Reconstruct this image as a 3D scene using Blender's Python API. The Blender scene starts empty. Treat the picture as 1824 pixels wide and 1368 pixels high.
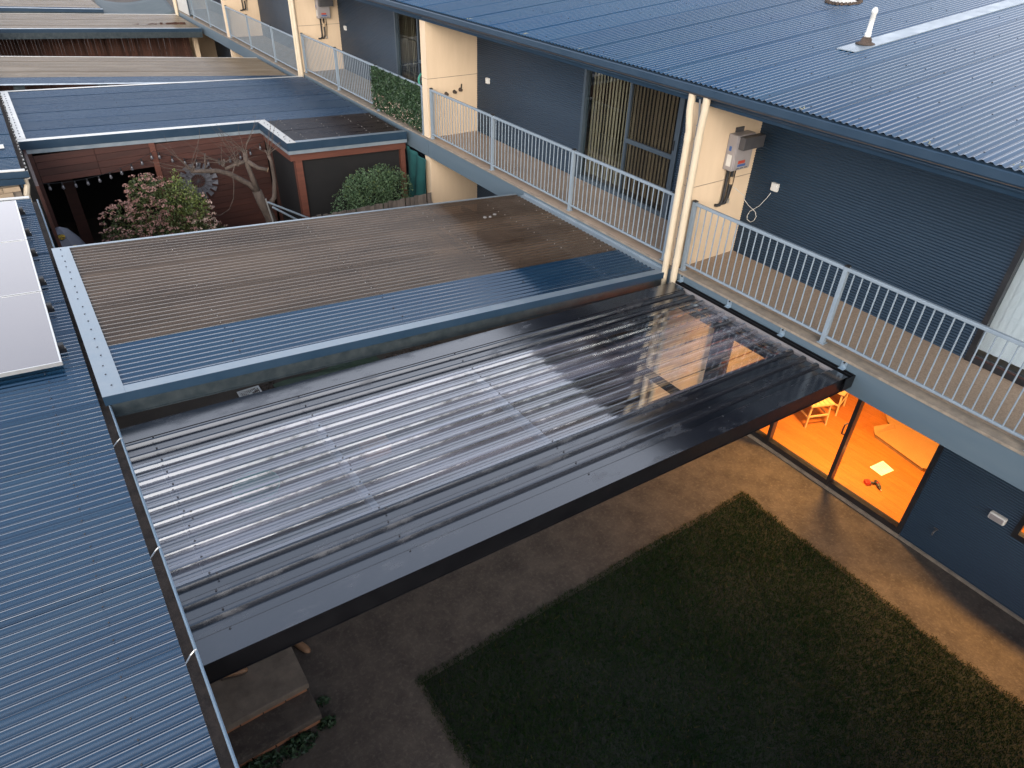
import bpy, math, random
import numpy as np
from mathutils import Vector, Matrix

random.seed(7)
rng = np.random.default_rng(7)
scene = bpy.context.scene
col = scene.collection
R = math.radians

# ------------------------------------------------------------------ camera
yaw, pit, rol = R(35.71), R(-35.486), R(2.054)
F = Vector((math.sin(yaw) * math.cos(pit), math.cos(yaw) * math.cos(pit), math.sin(pit)))
Rt = Vector((math.cos(yaw), -math.sin(yaw), 0))
U = Rt.cross(F)
R2 = Rt * math.cos(rol) + U * math.sin(rol)
U2 = -Rt * math.sin(rol) + U * math.cos(rol)
cam_d = bpy.data.cameras.new('camera')
cam = bpy.data.objects.new('camera', cam_d)
col.objects.link(cam)
cam.matrix_world = Matrix(((R2.x, U2.x, -F.x, -7.117), (R2.y, U2.y, -F.y, -5.610), (R2.z, U2.z, -F.z, 7.1355), (0, 0, 0, 1)))
cam_d.sensor_width = 36
cam_d.lens = 36 * 1227.3 / 1824
cam_d.clip_start = 0.05
cam_d.clip_end = 2000
scene.camera = cam

# ------------------------------------------------------------------ sky, sun, exposure
SUN_AZ = R(-150)      # measured from +Y towards +X
SUN_EL = R(19)
world = bpy.data.worlds.new('World')
scene.world = world
world.use_nodes = True
wn, wl = world.node_tree.nodes, world.node_tree.links
bg = wn['Background']
sky = wn.new('ShaderNodeTexSky')
sky.sky_type = 'NISHITA'
sky.sun_disc = False
sky.sun_elevation = SUN_EL
sky.sun_rotation = SUN_AZ
sky.air_density = 1.0
sky.dust_density = 3.0
sky.ozone_density = 2.0
# thin high cloud at dusk, even all round, paler towards the horizon
geo = wn.new('ShaderNodeTexCoord')
sep = wn.new('ShaderNodeSeparateXYZ')
wl.new(geo.outputs['Generated'], sep.inputs[0])
alt = wn.new('ShaderNodeMapRange')
alt.inputs[1].default_value = 0.0
alt.inputs[2].default_value = 1.0
alt.inputs[3].default_value = 1.0
alt.inputs[4].default_value = 0.0
wl.new(sep.outputs['Z'], alt.inputs[0])
fall = wn.new('ShaderNodeMath')
fall.operation = 'POWER'
fall.inputs[1].default_value = 1.6
wl.new(alt.outputs[0], fall.inputs[0])
cloud = wn.new('ShaderNodeMix')
cloud.data_type = 'RGBA'
cloud.inputs[7].default_value = (20.0, 19.8, 20.6, 1)
cloud.inputs[6].default_value = (1.1, 1.6, 2.4, 1)
wl.new(fall.outputs[0], cloud.inputs[0])
veil = wn.new('ShaderNodeMix')
veil.data_type = 'RGBA'
veil.inputs[0].default_value = 0.70
wl.new(sky.outputs[0], veil.inputs[6])
wl.new(cloud.outputs[2], veil.inputs[7])
wl.new(veil.outputs[2], bg.inputs[0])
bg.inputs[1].default_value = 0.15
sun_d = bpy.data.lights.new('sun', 'SUN')
sun_d.energy = 1.4
sun_d.angle = R(35)
sun_d.color = (1.0, 0.92, 0.84)
sun = bpy.data.objects.new('sun', sun_d)
col.objects.link(sun)
sdir = Vector((math.sin(SUN_AZ) * math.cos(SUN_EL), math.cos(SUN_AZ) * math.cos(SUN_EL), math.sin(SUN_EL)))
sun.rotation_euler = sdir.to_track_quat('Z', 'Y').to_euler()
sun.location = (-20, 20, 20)
vs = scene.view_settings
vs.view_transform = 'Standard'
vs.look = 'None'
vs.gamma = 1.0
vs.use_curve_mapping = False
vs.exposure = 0.9
scene.cycles.use_denoising = True
scene.cycles.max_bounces = 8
scene.cycles.transparent_max_bounces = 12
scene.cycles.sample_clamp_indirect = 4.0

# ------------------------------------------------------------------ materials
MATS = {}
def M(name, c, c2=None, scale=4.0, rough=0.6, rough2=None, metal=0.0, spec=0.5, bump=0.0, bscale=60.0,
      stretch=(1, 1, 1), vary=0.0, coat=0.0, detail=6.0, emit=None, ior=None, lo=0.35, hi=0.7, speck=None):
    m = bpy.data.materials.new(name)
    m.use_nodes = True
    n, l = m.node_tree.nodes, m.node_tree.links
    b = n['Principled BSDF']
    b.inputs['Roughness'].default_value = rough
    b.inputs['Metallic'].default_value = metal
    b.inputs['Specular IOR Level'].default_value = spec
    if ior: b.inputs['IOR'].default_value = ior
    if coat:
        b.inputs['Coat Weight'].default_value = coat
        b.inputs['Coat Roughness'].default_value = 0.12
    if emit:
        b.inputs['Emission Color'].default_value = (*emit[0], 1)
        b.inputs['Emission Strength'].default_value = emit[1]
    tc = n.new('ShaderNodeNewGeometry')
    mp = n.new('ShaderNodeMapping')
    mp.inputs['Scale'].default_value = stretch
    l.new(tc.outputs['Position'], mp.inputs[0])
    c2 = c2 or tuple(x * 0.8 for x in c)
    nz = n.new('ShaderNodeTexNoise')
    nz.inputs['Scale'].default_value = scale
    nz.inputs['Detail'].default_value = detail
    nz.inputs['Roughness'].default_value = 0.62
    l.new(mp.outputs[0], nz.inputs['Vector'])
    rp = n.new('ShaderNodeMapRange')
    rp.inputs[1].default_value = lo
    rp.inputs[2].default_value = hi
    l.new(nz.outputs['Fac'], rp.inputs[0])
    mx = n.new('ShaderNodeMix')
    mx.data_type = 'RGBA'
    mx.inputs[6].default_value = (*c, 1)
    mx.inputs[7].default_value = (*c2, 1)
    l.new(rp.outputs[0], mx.inputs[0])
    out = mx.outputs[2]
    if speck:                                     # (colour, scale, from, to, amount): grit, stains, straw
        ns = n.new('ShaderNodeTexNoise')
        ns.inputs['Scale'].default_value = speck[1]
        ns.inputs['Detail'].default_value = 5
        ns.inputs['Roughness'].default_value = .7
        l.new(mp.outputs[0], ns.inputs['Vector'])
        sr = n.new('ShaderNodeMapRange')
        sr.inputs[1].default_value, sr.inputs[2].default_value, sr.inputs[4].default_value = speck[2], speck[3], speck[4]
        l.new(ns.outputs['Fac'], sr.inputs[0])
        m2 = n.new('ShaderNodeMix'); m2.data_type = 'RGBA'
        m2.inputs[7].default_value = (*speck[0], 1)
        l.new(sr.outputs[0], m2.inputs[0]); l.new(out, m2.inputs[6])
        out = m2.outputs[2]
    if vary:
        oi = n.new('ShaderNodeObjectInfo')
        vr = n.new('ShaderNodeMapRange')
        vr.inputs[3].default_value = 1 - vary
        vr.inputs[4].default_value = 1 + vary
        l.new(oi.outputs['Random'], vr.inputs[0])
        hs = n.new('ShaderNodeHueSaturation')
        l.new(vr.outputs[0], hs.inputs['Value'])
        l.new(out, hs.inputs['Color'])
        out = hs.outputs[0]
    l.new(out, b.inputs['Base Color'])
    if rough2 is not None:
        rr = n.new('ShaderNodeMapRange')
        rr.inputs[1].default_value = lo
        rr.inputs[2].default_value = hi
        rr.inputs[3].default_value = rough
        rr.inputs[4].default_value = rough2
        l.new(nz.outputs['Fac'], rr.inputs[0])
        l.new(rr.outputs[0], b.inputs['Roughness'])
    if bump:
        n2 = n.new('ShaderNodeTexNoise')
        n2.inputs['Scale'].default_value = bscale
        n2.inputs['Detail'].default_value = 4
        l.new(mp.outputs[0], n2.inputs['Vector'])
        bp = n.new('ShaderNodeBump')
        bp.inputs['Strength'].default_value = bump
        bp.inputs['Distance'].default_value = 0.01
        l.new(n2.outputs['Fac'], bp.inputs['Height'])
        l.new(bp.outputs[0], b.inputs['Normal'])
    MATS[name] = m
    return m

def sheet_glass(name, tint, ior, rough, dust_sheen=0.0, dust_sheen_c=(.5, .5, .5), solid=0.0, solidc=(.1, .1, .1), dscale=6, stretch=(1, 1, 1)):
    """thin clear sheet: see-through, mirror by Fresnel, plus a dusty film, painted sky sheen or body colour"""
    m = bpy.data.materials.new(name)
    m.use_nodes = True
    n, l = m.node_tree.nodes, m.node_tree.links
    n.remove(n['Principled BSDF'])
    tr = n.new('ShaderNodeBsdfTransparent'); tr.inputs[0].default_value = (*tint, 1)
    gl = n.new('ShaderNodeBsdfGlossy'); gl.inputs['Roughness'].default_value = rough
    fr = n.new('ShaderNodeFresnel')
    ge = n.new('ShaderNodeNewGeometry')           # a thin sheet mirrors the same from both sides
    io = n.new('ShaderNodeMapRange'); io.inputs[3].default_value = ior; io.inputs[4].default_value = 1 / ior
    l.new(ge.outputs['Backfacing'], io.inputs[0]); l.new(io.outputs[0], fr.inputs[0])
    base = tr.outputs[0]
    if solid:
        df = n.new('ShaderNodeBsdfDiffuse'); df.inputs[0].default_value = (*solidc, 1)
        ms = n.new('ShaderNodeMixShader'); ms.inputs[0].default_value = solid
        l.new(base, ms.inputs[1]); l.new(df.outputs[0], ms.inputs[2]); base = ms.outputs[0]
    if dust_sheen:
        tc = n.new('ShaderNodeNewGeometry'); mp = n.new('ShaderNodeMapping'); mp.inputs['Scale'].default_value = stretch
        nz = n.new('ShaderNodeTexNoise'); nz.inputs['Scale'].default_value = dscale; nz.inputs['Detail'].default_value = 7
        l.new(tc.outputs['Position'], mp.inputs[0]); l.new(mp.outputs[0], nz.inputs['Vector'])
        mr = n.new('ShaderNodeMapRange'); mr.inputs[1].default_value = .4; mr.inputs[2].default_value = .75; mr.inputs[4].default_value = dust_sheen
        l.new(nz.outputs['Fac'], mr.inputs[0])
        dd = n.new('ShaderNodeBsdfDiffuse'); dd.inputs[0].default_value = (*dust_sheen_c, 1)
        md = n.new('ShaderNodeMixShader')
        l.new(mr.outputs[0], md.inputs[0]); l.new(base, md.inputs[1]); l.new(dd.outputs[0], md.inputs[2]); base = md.outputs[0]
    mg = n.new('ShaderNodeMixShader')
    l.new(fr.outputs[0], mg.inputs[0]); l.new(base, mg.inputs[1]); l.new(gl.outputs[0], mg.inputs[2])
    l.new(mg.outputs[0], n['Material Output'].inputs[0])
    MATS[name] = m
    return m

M('blue_roof', (.006, .026, .057), (.017, .042, .072), 1.1, .09, .18, spec=.5, ior=2.2, detail=9, stretch=(.45, 1.6, 1), vary=.10)
M('blue_roof_upper', (.006, .040, .096), (.018, .056, .104), 1.0, .14, .28, spec=.5, ior=1.42, detail=9, stretch=(.45, 1.6, 1), vary=.12)
M('blue_roof_old', (.026, .048, .085), (.042, .066, .10), 1.6, .22, .36, spec=.5, ior=1.85, stretch=(.4, 2, 1), vary=.12)
M('dark_sheet', (.010, .011, .015), (.017, .017, .021), 3.5, .17, .36, spec=.5, ior=2.15, stretch=(.6, 1.4, 1), detail=9, lo=.54, hi=.66)
M('black_metal', (.004, .004, .005), (.006, .006, .007), 6, .3, .45, spec=.3)
M('black_trim', (.012, .013, .016), (.02, .02, .022), 8, .3, .45)
M('flashing', (.20, .25, .29), (.27, .31, .34), 5, .32, .5, metal=.35, spec=.6)
M('pale_flashing', (.52, .50, .46), (.62, .6, .55), 5, .35, .5, metal=.3)
M('blue_fascia', (.014, .034, .060), (.020, .042, .070), 3, .4, .5, spec=.3)
M('galv_beam', (.035, .048, .056), (.065, .08, .085), 9, .3, .45, metal=.4, detail=8)
M('cladding', (.006, .022, .043), (.012, .030, .052), 1.2, .4, .5, spec=.4, stretch=(1, .35, 1))
M('cream', (.64, .495, .34), (.57, .435, .295), 1.6, .85, stretch=(2.2, 2.2, .45), detail=8, bump=.12, bscale=120)
M('cream_pipe', (.56, .47, .34), (.5, .42, .30), 5, .45)
M('grey_steel', (.078, .115, .145), (.10, .135, .16), 1.1, .42, .55, stretch=(1, .4, 2.5))
M('rail_paint', (.19, .235, .275), (.22, .265, .305), 5, .35)
M('aggregate', (.27, .195, .135), (.40, .30, .215), 55, .9, bump=.5, bscale=130, detail=3)
M('slab_concrete', (.27, .22, .165), (.15, .125, .10), 7, .9, bump=.45, bscale=55, detail=9)
M('tile', (.36, .27, .20), (.30, .225, .17), 3, .5, vary=.06)
M('grout', (.16, .13, .10), None, 8, .9)
M('glass_frame', (.04, .06, .08), (.05, .07, .09), 5, .4)
M('bracket', (.22, .29, .35), (.34, .42, .48), 30, .35, metal=.5)
M('poly_screw', (.20, .19, .18), None, 8, .5)
M('dark_screw', (.02, .02, .025), None, 8, .5)
M('black_rubber', (.012, .012, .013), None, 8, .65)
M('white_plastic', (.62, .61, .57), (.55, .54, .5), 6, .4)
M('heater_grey', (.29, .265, .26), (.25, .23, .225), 5, .38)
M('heater_flue', (.055, .055, .06), (.075, .07, .07), 6, .45)
M('red_mark', (.42, .06, .035), None, 8, .5)
M('blue_mark', (.04, .10, .28), None, 8, .5)
M('grey_mark', (.25, .26, .27), None, 8, .5)
M('paving', (.072, .057, .045), (.034, .026, .021), 3.2, .93, bump=.8, bscale=38, detail=12, lo=.36, hi=.68, speck=((.12, .098, .08), 21, .5, .72, .55))
M('path', (.105, .082, .065), (.058, .046, .038), 5, .92, bump=.7, bscale=40, detail=12, lo=.36, hi=.68, speck=((.16, .13, .105), 22, .56, .74, .6))
M('step_concrete', (.17, .135, .105), (.10, .08, .062), 5, .9, bump=.5, bscale=60, detail=10)
M('ground', (.075, .058, .043), (.045, .035, .027), 1.2, .95, bump=.6, bscale=30, detail=9)
M('turf_soil', (.010, .013, .007), (.008, .008, .005), 2.5, .95, bump=.5, bscale=60)
M('grass', (.005, .019, .005), (.022, .034, .009), 11, .8, spec=.06, detail=8, lo=.38, hi=.75)
M('straw', (.075, .060, .024), (.045, .036, .014), 3, .85, spec=.05)
M('leaf_dark', (.013, .030, .015), (.034, .066, .030), 7, .5, spec=.3, lo=.3, hi=.7)
M('leaf_mid', (.045, .085, .040), (.095, .15, .075), 6, .55, spec=.3, lo=.3, hi=.7)
M('leaf_lime', (.10, .14, .035), (.17, .20, .06), 6, .55, spec=.3)
M('leaf_flower', (.035, .055, .018), (.075, .085, .025), 6, .55, spec=.3)
M('petal_pink', (.36, .225, .19), (.25, .12, .10), 16, .7, lo=.3, hi=.65)
M('petal_pale', (.50, .38, .32), (.40, .26, .21), 16, .7)
M('bark', (.10, .075, .06), (.05, .038, .03), 14, .9, bump=.8, bscale=40, stretch=(1, 1, .4))
M('cut_wood', (.42, .30, .18), None, 14, .8)
M('cedar', (.062, .020, .013), (.036, .012, .009), 3.5, .62, stretch=(.35, 1, 5), vary=.22)
M('cedar_beam', (.13, .043, .026), (.09, .029, .018), 4, .6, stretch=(.5, 1, 4), vary=.1)
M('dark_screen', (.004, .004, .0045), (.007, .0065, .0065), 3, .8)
M('paling', (.15, .125, .105), (.085, .07, .06), 6, .9, stretch=(3, 1, .5), vary=.25)
M('brush_fence', (.085, .035, .022), (.035, .016, .011), 12, .95, stretch=(8, 1, .5), vary=.35)
M('shade_cloth', (.006, .060, .060), (.010, .085, .082), 4, .8)
M('sail_cloth', (.05, .072, .078), (.07, .09, .095), 2, .75)
M('tent_grey', (.11, .115, .14), (.13, .135, .16), 4, .6)
M('blade_grey', (.10, .10, .115), (.15, .15, .165), 14, .4, metal=.3)
M('purlin_grey', (.13, .14, .15), (.17, .18, .19), 9, .45)
M('yellow', (.80, .50, .02), None, 4, .5)
M('solar_glass', (.03, .032, .045), (.04, .04, .05), 2, .10, .16, spec=.5, ior=2.6, coat=.3)
M('alloy', (.62, .61, .58), (.55, .54, .52), 8, .35, metal=.7)
M('gutter_dirt', (.085, .06, .045), (.035, .026, .021), 9, .97, bump=.9, bscale=40, detail=9)
M('gutter_blue', (.16, .24, .32), (.2, .27, .33), 6, .3, spec=.6)
M('blond_brick', (.42, .32, .22), (.36, .27, .18), 5, .85, vary=.12, bump=.3)
M('orange_brick', (.28, .12, .055), (.2, .085, .045), 9, .9, bump=.4)
M('mortar', (.26, .22, .18), None, 9, .95)
M('floorboard', (.34, .108, .022), (.27, .08, .014), 3.0, .36, .45, stretch=(9, .8, 1), vary=.07)
M('wall_paint', (.5, .43, .33), None, 2, .85)
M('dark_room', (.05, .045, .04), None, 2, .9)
M('cardboard', (.30, .145, .045), (.27, .13, .04), 4, .85)
M('cardboard_edge', (.20, .11, .045), None, 20, .9)
M('paper', (.72, .72, .66), None, 8, .8)
M('ink', (.3, .3, .32), None, 8, .8)
M('beech', (.50, .32, .15), (.42, .26, .12), 5, .5, stretch=(1, 1, .2))
M('tool_black', (.02, .02, .02), (.035, .033, .03), 9, .45)
M('tool_red', (.38, .018, .012), None, 9, .4)
M('lamp_glow', (1, .8, .5), None, 1, .5, emit=((1, .62, .25), 9.0))
M('blind_tan', (.40, .33, .20), (.35, .28, .17), 3, .8, vary=.08)
M('blind_white', (.85, .87, .88), (.8, .82, .83), 2, .8)
M('shoe_tan', (.24, .13, .065), (.17, .085, .04), 12, .6, bump=.3)
M('teal_plastic', (.05, .27, .20), (.07, .32, .24), 4, .45)
M('mauve_plastic', (.33, .2, .22), None, 4, .5)
M('lichen', (.24, .25, .2), (.14, .15, .11), 25, .95)
M('smoke_poly_dark', (.018, .014, .013), (.03, .023, .02), 4, .25, .4, spec=.8, stretch=(.4, 2, 1), vary=.1)
sheet_glass('window_glass', (.86, .89, .9), 1.5, .02)
sheet_glass('fly_screen', (.78, .77, .75), 1.3, .2, solid=.12, solidc=(.03, .03, .03))
sheet_glass('clear_poly', (.66, .68, .72), 3.1, .055, dust_sheen=.30, dust_sheen_c=(.56, .53, .62), dscale=3, stretch=(.12, 1.6, 1))  # lavender dusty film also paints the pale sky sheen onto the panels
def see_through(name, share, tint, spec_tint):
    m = MATS[name]
    n, l = m.node_tree.nodes, m.node_tree.links
    b = n['Principled BSDF']; b.inputs['Specular Tint'].default_value = (*spec_tint, 1)
    tr = n.new('ShaderNodeBsdfTransparent'); tr.inputs[0].default_value = (*tint, 1)
    ms = n.new('ShaderNodeMixShader'); ms.inputs[0].default_value = share
    l.new(b.outputs[0], ms.inputs[1]); l.new(tr.outputs[0], ms.inputs[2]); l.new(ms.outputs[0], n['Material Output'].inputs[0])
M('bronze_poly', (.060, .040, .028), (.12, .083, .058), 1.4, .08, .15, spec=.5, ior=2.0, stretch=(.35, 1.5, 1), detail=8, vary=.12)
MATS['solar_glass'].node_tree.nodes['Principled BSDF'].inputs['Specular Tint'].default_value = (1, .92, .88, 1)
see_through('bronze_poly', .16, (.5, .36, .26), (1, .86, .68))
sheet_glass('tan_poly', (.34, .28, .20), 1.62, .16, dust_sheen=.5, dust_sheen_c=(.32, .265, .20), solid=.7, solidc=(.25, .195, .135), dscale=1.6, stretch=(.5, 2, 1))

# ------------------------------------------------------------------ builders
WL = {}
def tag(o, label=None, cat=None, group=None, kind=None):
    if label: o['label'] = label
    if cat: o['category'] = cat
    if group: o['group'] = group
    if kind: o['kind'] = kind
    return o

def thing(name, loc, label, cat, group=None):
    o = bpy.data.objects.new(name, None)
    o.empty_display_size = .2
    col.objects.link(o)
    o.location = loc
    WL[o] = Vector(loc)
    return tag(o, label, cat, group)

class MB:
    def __init__(s):
        s.v, s.f = [], []
    def add(s, vs_, fs):
        b = len(s.v)
        s.v.extend([tuple(p) for p in vs_])
        s.f.extend([tuple(i + b for i in f) for f in fs])
        return s
    def box(s, a, b):
        x0, y0, z0 = [min(p, q) for p, q in zip(a, b)]
        x1, y1, z1 = [max(p, q) for p, q in zip(a, b)]
        return s.add([(x0, y0, z0), (x1, y0, z0), (x1, y1, z0), (x0, y1, z0), (x0, y0, z1), (x1, y0, z1), (x1, y1, z1), (x0, y1, z1)],
                     [(0, 3, 2, 1), (4, 5, 6, 7), (0, 1, 5, 4), (1, 2, 6, 5), (2, 3, 7, 6), (3, 0, 4, 7)])
    def beam(s, p, q, w, h, up=(0, 0, 1)):
        p, q = Vector(p), Vector(q)
        d = (q - p).normalized()
        sd = d.cross(Vector(up))
        if sd.length < 1e-4: sd = Vector((1, 0, 0))
        sd.normalize()
        u = sd.cross(d)
        sd, u = sd * w / 2, u * h / 2
        vs_ = [c + a * sd + b * u for c in (p, q) for a, b in ((-1, -1), (1, -1), (1, 1), (-1, 1))]
        return s.add(vs_, [(0, 1, 2, 3), (7, 6, 5, 4), (0, 4, 5, 1), (1, 5, 6, 2), (2, 6, 7, 3), (3, 7, 4, 0)])
    def tube(s, pts, r, n=8, cap=True):
        pts = [Vector(p) for p in pts]
        rs = r if isinstance(r, (list, tuple)) else [r] * len(pts)
        rings = []
        prev = None
        for i, p in enumerate(pts):
            d = (pts[min(i + 1, len(pts) - 1)] - pts[max(i - 1, 0)]).normalized()
            a = prev if prev is not None else (Vector((0, 0, 1)) if abs(d.z) < .9 else Vector((1, 0, 0)))
            a = (a - d * a.dot(d)).normalized()
            prev = a
            b = d.cross(a)
            rings.append([p + (a * math.cos(t) + b * math.sin(t)) * rs[i] for t in [2 * math.pi * k / n for k in range(n)]])
        base = len(s.v)
        for rg in rings: s.v.extend([tuple(q) for q in rg])
        for i in range(len(pts) - 1):
            for k in range(n):
                s.f.append((base + i * n + k, base + i * n + (k + 1) % n, base + (i + 1) * n + (k + 1) % n, base + (i + 1) * n + k))
        if cap:
            s.f.append(tuple(base + k for k in reversed(range(n))))
            s.f.append(tuple(base + (len(pts) - 1) * n + k for k in range(n)))
        return s
    def prof_y(s, prof, y0, y1):
        """closed profile [(x,z)..] extruded along Y"""
        n = len(prof)
        b = len(s.v)
        s.v.extend([(x, y0, z) for x, z in prof] + [(x, y1, z) for x, z in prof])
        for k in range(n):
            s.f.append((b + k, b + (k + 1) % n, b + n + (k + 1) % n, b + n + k))
        s.f.append(tuple(b + k for k in reversed(range(n))))
        s.f.append(tuple(b + n + k for k in range(n)))
        return s
    def lathe(s, c, prof, n=12, axis='z'):
        b = len(s.v)
        for r, h in prof:
            for k in range(n):
                t = 2 * math.pi * k / n
                p = (r * math.cos(t), r * math.sin(t), h)
                if axis == 'y': p = (p[0], p[2], p[1])
                if axis == 'x': p = (p[2], p[0], p[1])
                s.v.append((c[0] + p[0], c[1] + p[1], c[2] + p[2]))
        for i in range(len(prof) - 1):
            for k in range(n):
                s.f.append((b + i * n + k, b + i * n + (k + 1) % n, b + (i + 1) * n + (k + 1) % n, b + (i + 1) * n + k))
        s.f.append(tuple(b + k for k in reversed(range(n))))
        s.f.append(tuple(b + (len(prof) - 1) * n + k for k in range(n)))
        return s
    def slab_x(s, x0, x1, y0, y1, zf, t):
        """board along X following height zf(x): top face at zf, thickness t"""
        return s.add([(x0, y0, zf(x0) - t), (x1, y0, zf(x1) - t), (x1, y1, zf(x1) - t), (x0, y1, zf(x0) - t),
                      (x0, y0, zf(x0)), (x1, y0, zf(x1)), (x1, y1, zf(x1)), (x0, y1, zf(x0))],
                     [(0, 3, 2, 1), (4, 5, 6, 7), (0, 1, 5, 4), (1, 2, 6, 5), (2, 3, 7, 6), (3, 0, 4, 7)])
    def mesh(s, name, mat, off=(0, 0, 0), smooth=False):
        me = bpy.data.meshes.new(name)
        o = Vector(off)
        me.from_pydata([tuple(Vector(p) - o) for p in s.v], [], s.f)
        me.materials.append(MATS[mat])
        if smooth: me.shade_smooth()
        me.update()
        return me
    def build(s, name, mat, parent=None, smooth=False, bevel=0.0, **kw):
        if parent is None:
            c = np.array(s.v)
            base = Vector((float((c[:, 0].min() + c[:, 0].max()) / 2), float((c[:, 1].min() + c[:, 1].max()) / 2), float(c[:, 2].min())))
        else:
            base = WL[parent]
        me = s.mesh(name, mat, base, smooth)
        o = bpy.data.objects.new(name, me)
        col.objects.link(o)
        if parent is None: o.location = base
        else: o.parent = parent
        WL[o] = base
        if bevel:
            bv = o.modifiers.new('bevel', 'BEVEL')
            bv.width = bevel; bv.segments = 2; bv.limit_method = 'ANGLE'
        return tag(o, **kw)

def inst(name, me, parent, loc, rot=(0, 0, 0)):
    o = bpy.data.objects.new(name, me)
    col.objects.link(o)
    o.parent = parent
    o.location = Vector(loc) - WL[parent]
    o.rotation_euler = rot
    WL[o] = WL[parent]
    return o

def corr_mesh(name, mat, x0, x1, width, pitch=.0762, amp=.0095, per=8, seg=1):
    """corrugated sheet, waves across Y, running along X"""
    n = int(round(width / pitch * per))
    ys = np.linspace(0, width, n + 1)
    zs = amp * np.cos(2 * np.pi * ys / pitch)
    xs = np.linspace(x0, x1, seg + 1)
    v = [(x, y, z) for x in xs for y, z in zip(ys, zs)]
    f = [(i * (n + 1) + k, (i + 1) * (n + 1) + k, (i + 1) * (n + 1) + k + 1, i * (n + 1) + k + 1) for i in range(seg) for k in range(n)]
    me = bpy.data.meshes.new(name)
    me.from_pydata(v, [], f)
    me.materials.append(MATS[mat])
    me.shade_smooth()
    return me

def screws(name, mat, parent, pts, r=.011, h=.008):
    m = MB()
    for p in pts:
        m.lathe(p, [(r, -.004), (r, h * .4), (r * .5, h)], 6)
    return m.build(name, mat, parent, kind='stuff')

# ------------------------------------------------------------------ ground
def flat(name, mat, x0, x1, y0, y1, z, kind='structure', nx=1, ny=1):
    m = MB()
    xs, ys = np.linspace(x0, x1, nx + 1), np.linspace(y0, y1, ny + 1)
    m.v = [(float(x), float(y), z) for x in xs for y in ys]
    m.f = [(i * (ny + 1) + j, (i + 1) * (ny + 1) + j, (i + 1) * (ny + 1) + j + 1, i * (ny + 1) + j + 1) for i in range(nx) for j in range(ny)]
    return m.build(name, mat, None, kind=kind)
flat('ground', 'ground', -400, 400, -400, 400, -.016)
flat('patio_paving', 'paving', -7.6, 1.22, -1.85, .45, 0.0)
flat('side_path', 'paving', -7.6, -5.15, -9, -1.62, -.004)
flat('wall_path', 'paving', -.2, 1.22, -9, -1.62, -.005)
flat('neighbour_paving', 'ground', -7.6, 1.22, .45, 7.5, -.008)
flat('lawn', 'turf_soil', -5.33, -.01, -9, -1.64, .004)

def make_grass(n, name, mat, label, hs, seed):
    rng = np.random.default_rng(seed)
    x = rng.uniform(-5.42, .08, n); y = rng.uniform(-6.6, -1.56, n)
    ex = .018 * np.sin(y * 3.1) + .014 * np.sin(y * 13.7 + 1) + .008 * np.sin(y * 51)
    ey = .010 * np.sin(x * 2.3) + .008 * np.sin(x * 15.7 + 2) + .006 * np.sin(x * 47)
    keep = (x < .05 + ex * 1.2 + rng.normal(0, .012, n)) & (y < -1.57 + ey + rng.normal(0, .012, n)) & (x > -5.40 + ex * .8 + rng.normal(0, .012, n))
    x, y = x[keep], y[keep]; n = len(x)
    patch = np.sin(x * 3.1 + 1.3 * np.sin(y * 2.3)) * np.sin(y * 2.7 + 1.1 * np.sin(x * 1.9))
    h = hs * rng.uniform(.6, 1.35, n) * (1 + .25 * patch)
    w = rng.uniform(.0025, .005, n)
    a = rng.uniform(0, 2 * np.pi, n); t = rng.uniform(0, 2 * np.pi, n)
    ln = h * rng.uniform(.2, 1.3, n)
    V = np.zeros((n, 3, 3))
    V[:, 0] = np.stack([x - np.cos(a) * w, y - np.sin(a) * w, np.full(n, .004)], 1)
    V[:, 1] = np.stack([x + np.cos(a) * w, y + np.sin(a) * w, np.full(n, .004)], 1)
    V[:, 2] = np.stack([x + np.cos(t) * ln, y + np.sin(t) * ln, .004 + h], 1)
    me = bpy.data.meshes.new(name)
    me.vertices.add(3 * n); me.vertices.foreach_set('co', V.ravel())
    me.loops.add(3 * n); me.loops.foreach_set('vertex_index', np.arange(3 * n, dtype=np.int32))
    me.polygons.add(n); me.polygons.foreach_set('loop_start', np.arange(0, 3 * n, 3, dtype=np.int32))
    me.update(calc_edges=True)
    me.materials.append(MATS[mat])
    o = bpy.data.objects.new(name, me); col.objects.link(o)
    tag(o, label, 'grass', kind='stuff')
make_grass(220000, 'grass', 'grass', 'short dark green grass covering the back lawn', .030, 3)
make_grass(3500, 'dry_grass', 'straw', 'dry straw coloured blades scattered in the back lawn', .040, 5)

def leaf_object(name, mat, pts, size, parent=None, up=.3, **kw):
    """many small folded leaves at pts"""
    n = len(pts)
    pts = np.asarray(pts)
    d = rng.normal(0, 1, (n, 3)); d[:, 2] += up; d /= np.linalg.norm(d, axis=1)[:, None]
    e = rng.normal(0, 1, (n, 3)); e -= d * (e * d).sum(1)[:, None]; e /= np.linalg.norm(e, axis=1)[:, None]
    s = size * rng.uniform(.6, 1.3, n)[:, None]
    nn = np.cross(d, e)
    base = WL[parent] if parent is not None else Vector((0, 0, 0))
    P = pts - np.array(base)
    V = np.stack([P - d * s, P + e * s * .42 + nn * s * .12, P + d * s, P - e * s * .42 + nn * s * .12], 1)
    me = bpy.data.meshes.new(name)
    me.vertices.add(4 * n); me.vertices.foreach_set('co', V.ravel())
    me.loops.add(4 * n); me.loops.foreach_set('vertex_index', np.arange(4 * n, dtype=np.int32))
    me.polygons.add(n); me.polygons.foreach_set('loop_start', np.arange(0, 4 * n, 4, dtype=np.int32))
    me.update(calc_edges=True)
    me.materials.append(MATS[mat])
    o = bpy.data.objects.new(name, me); col.objects.link(o)
    if parent is not None: o.parent = parent
    WL[o] = base
    return tag(o, **kw)

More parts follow.
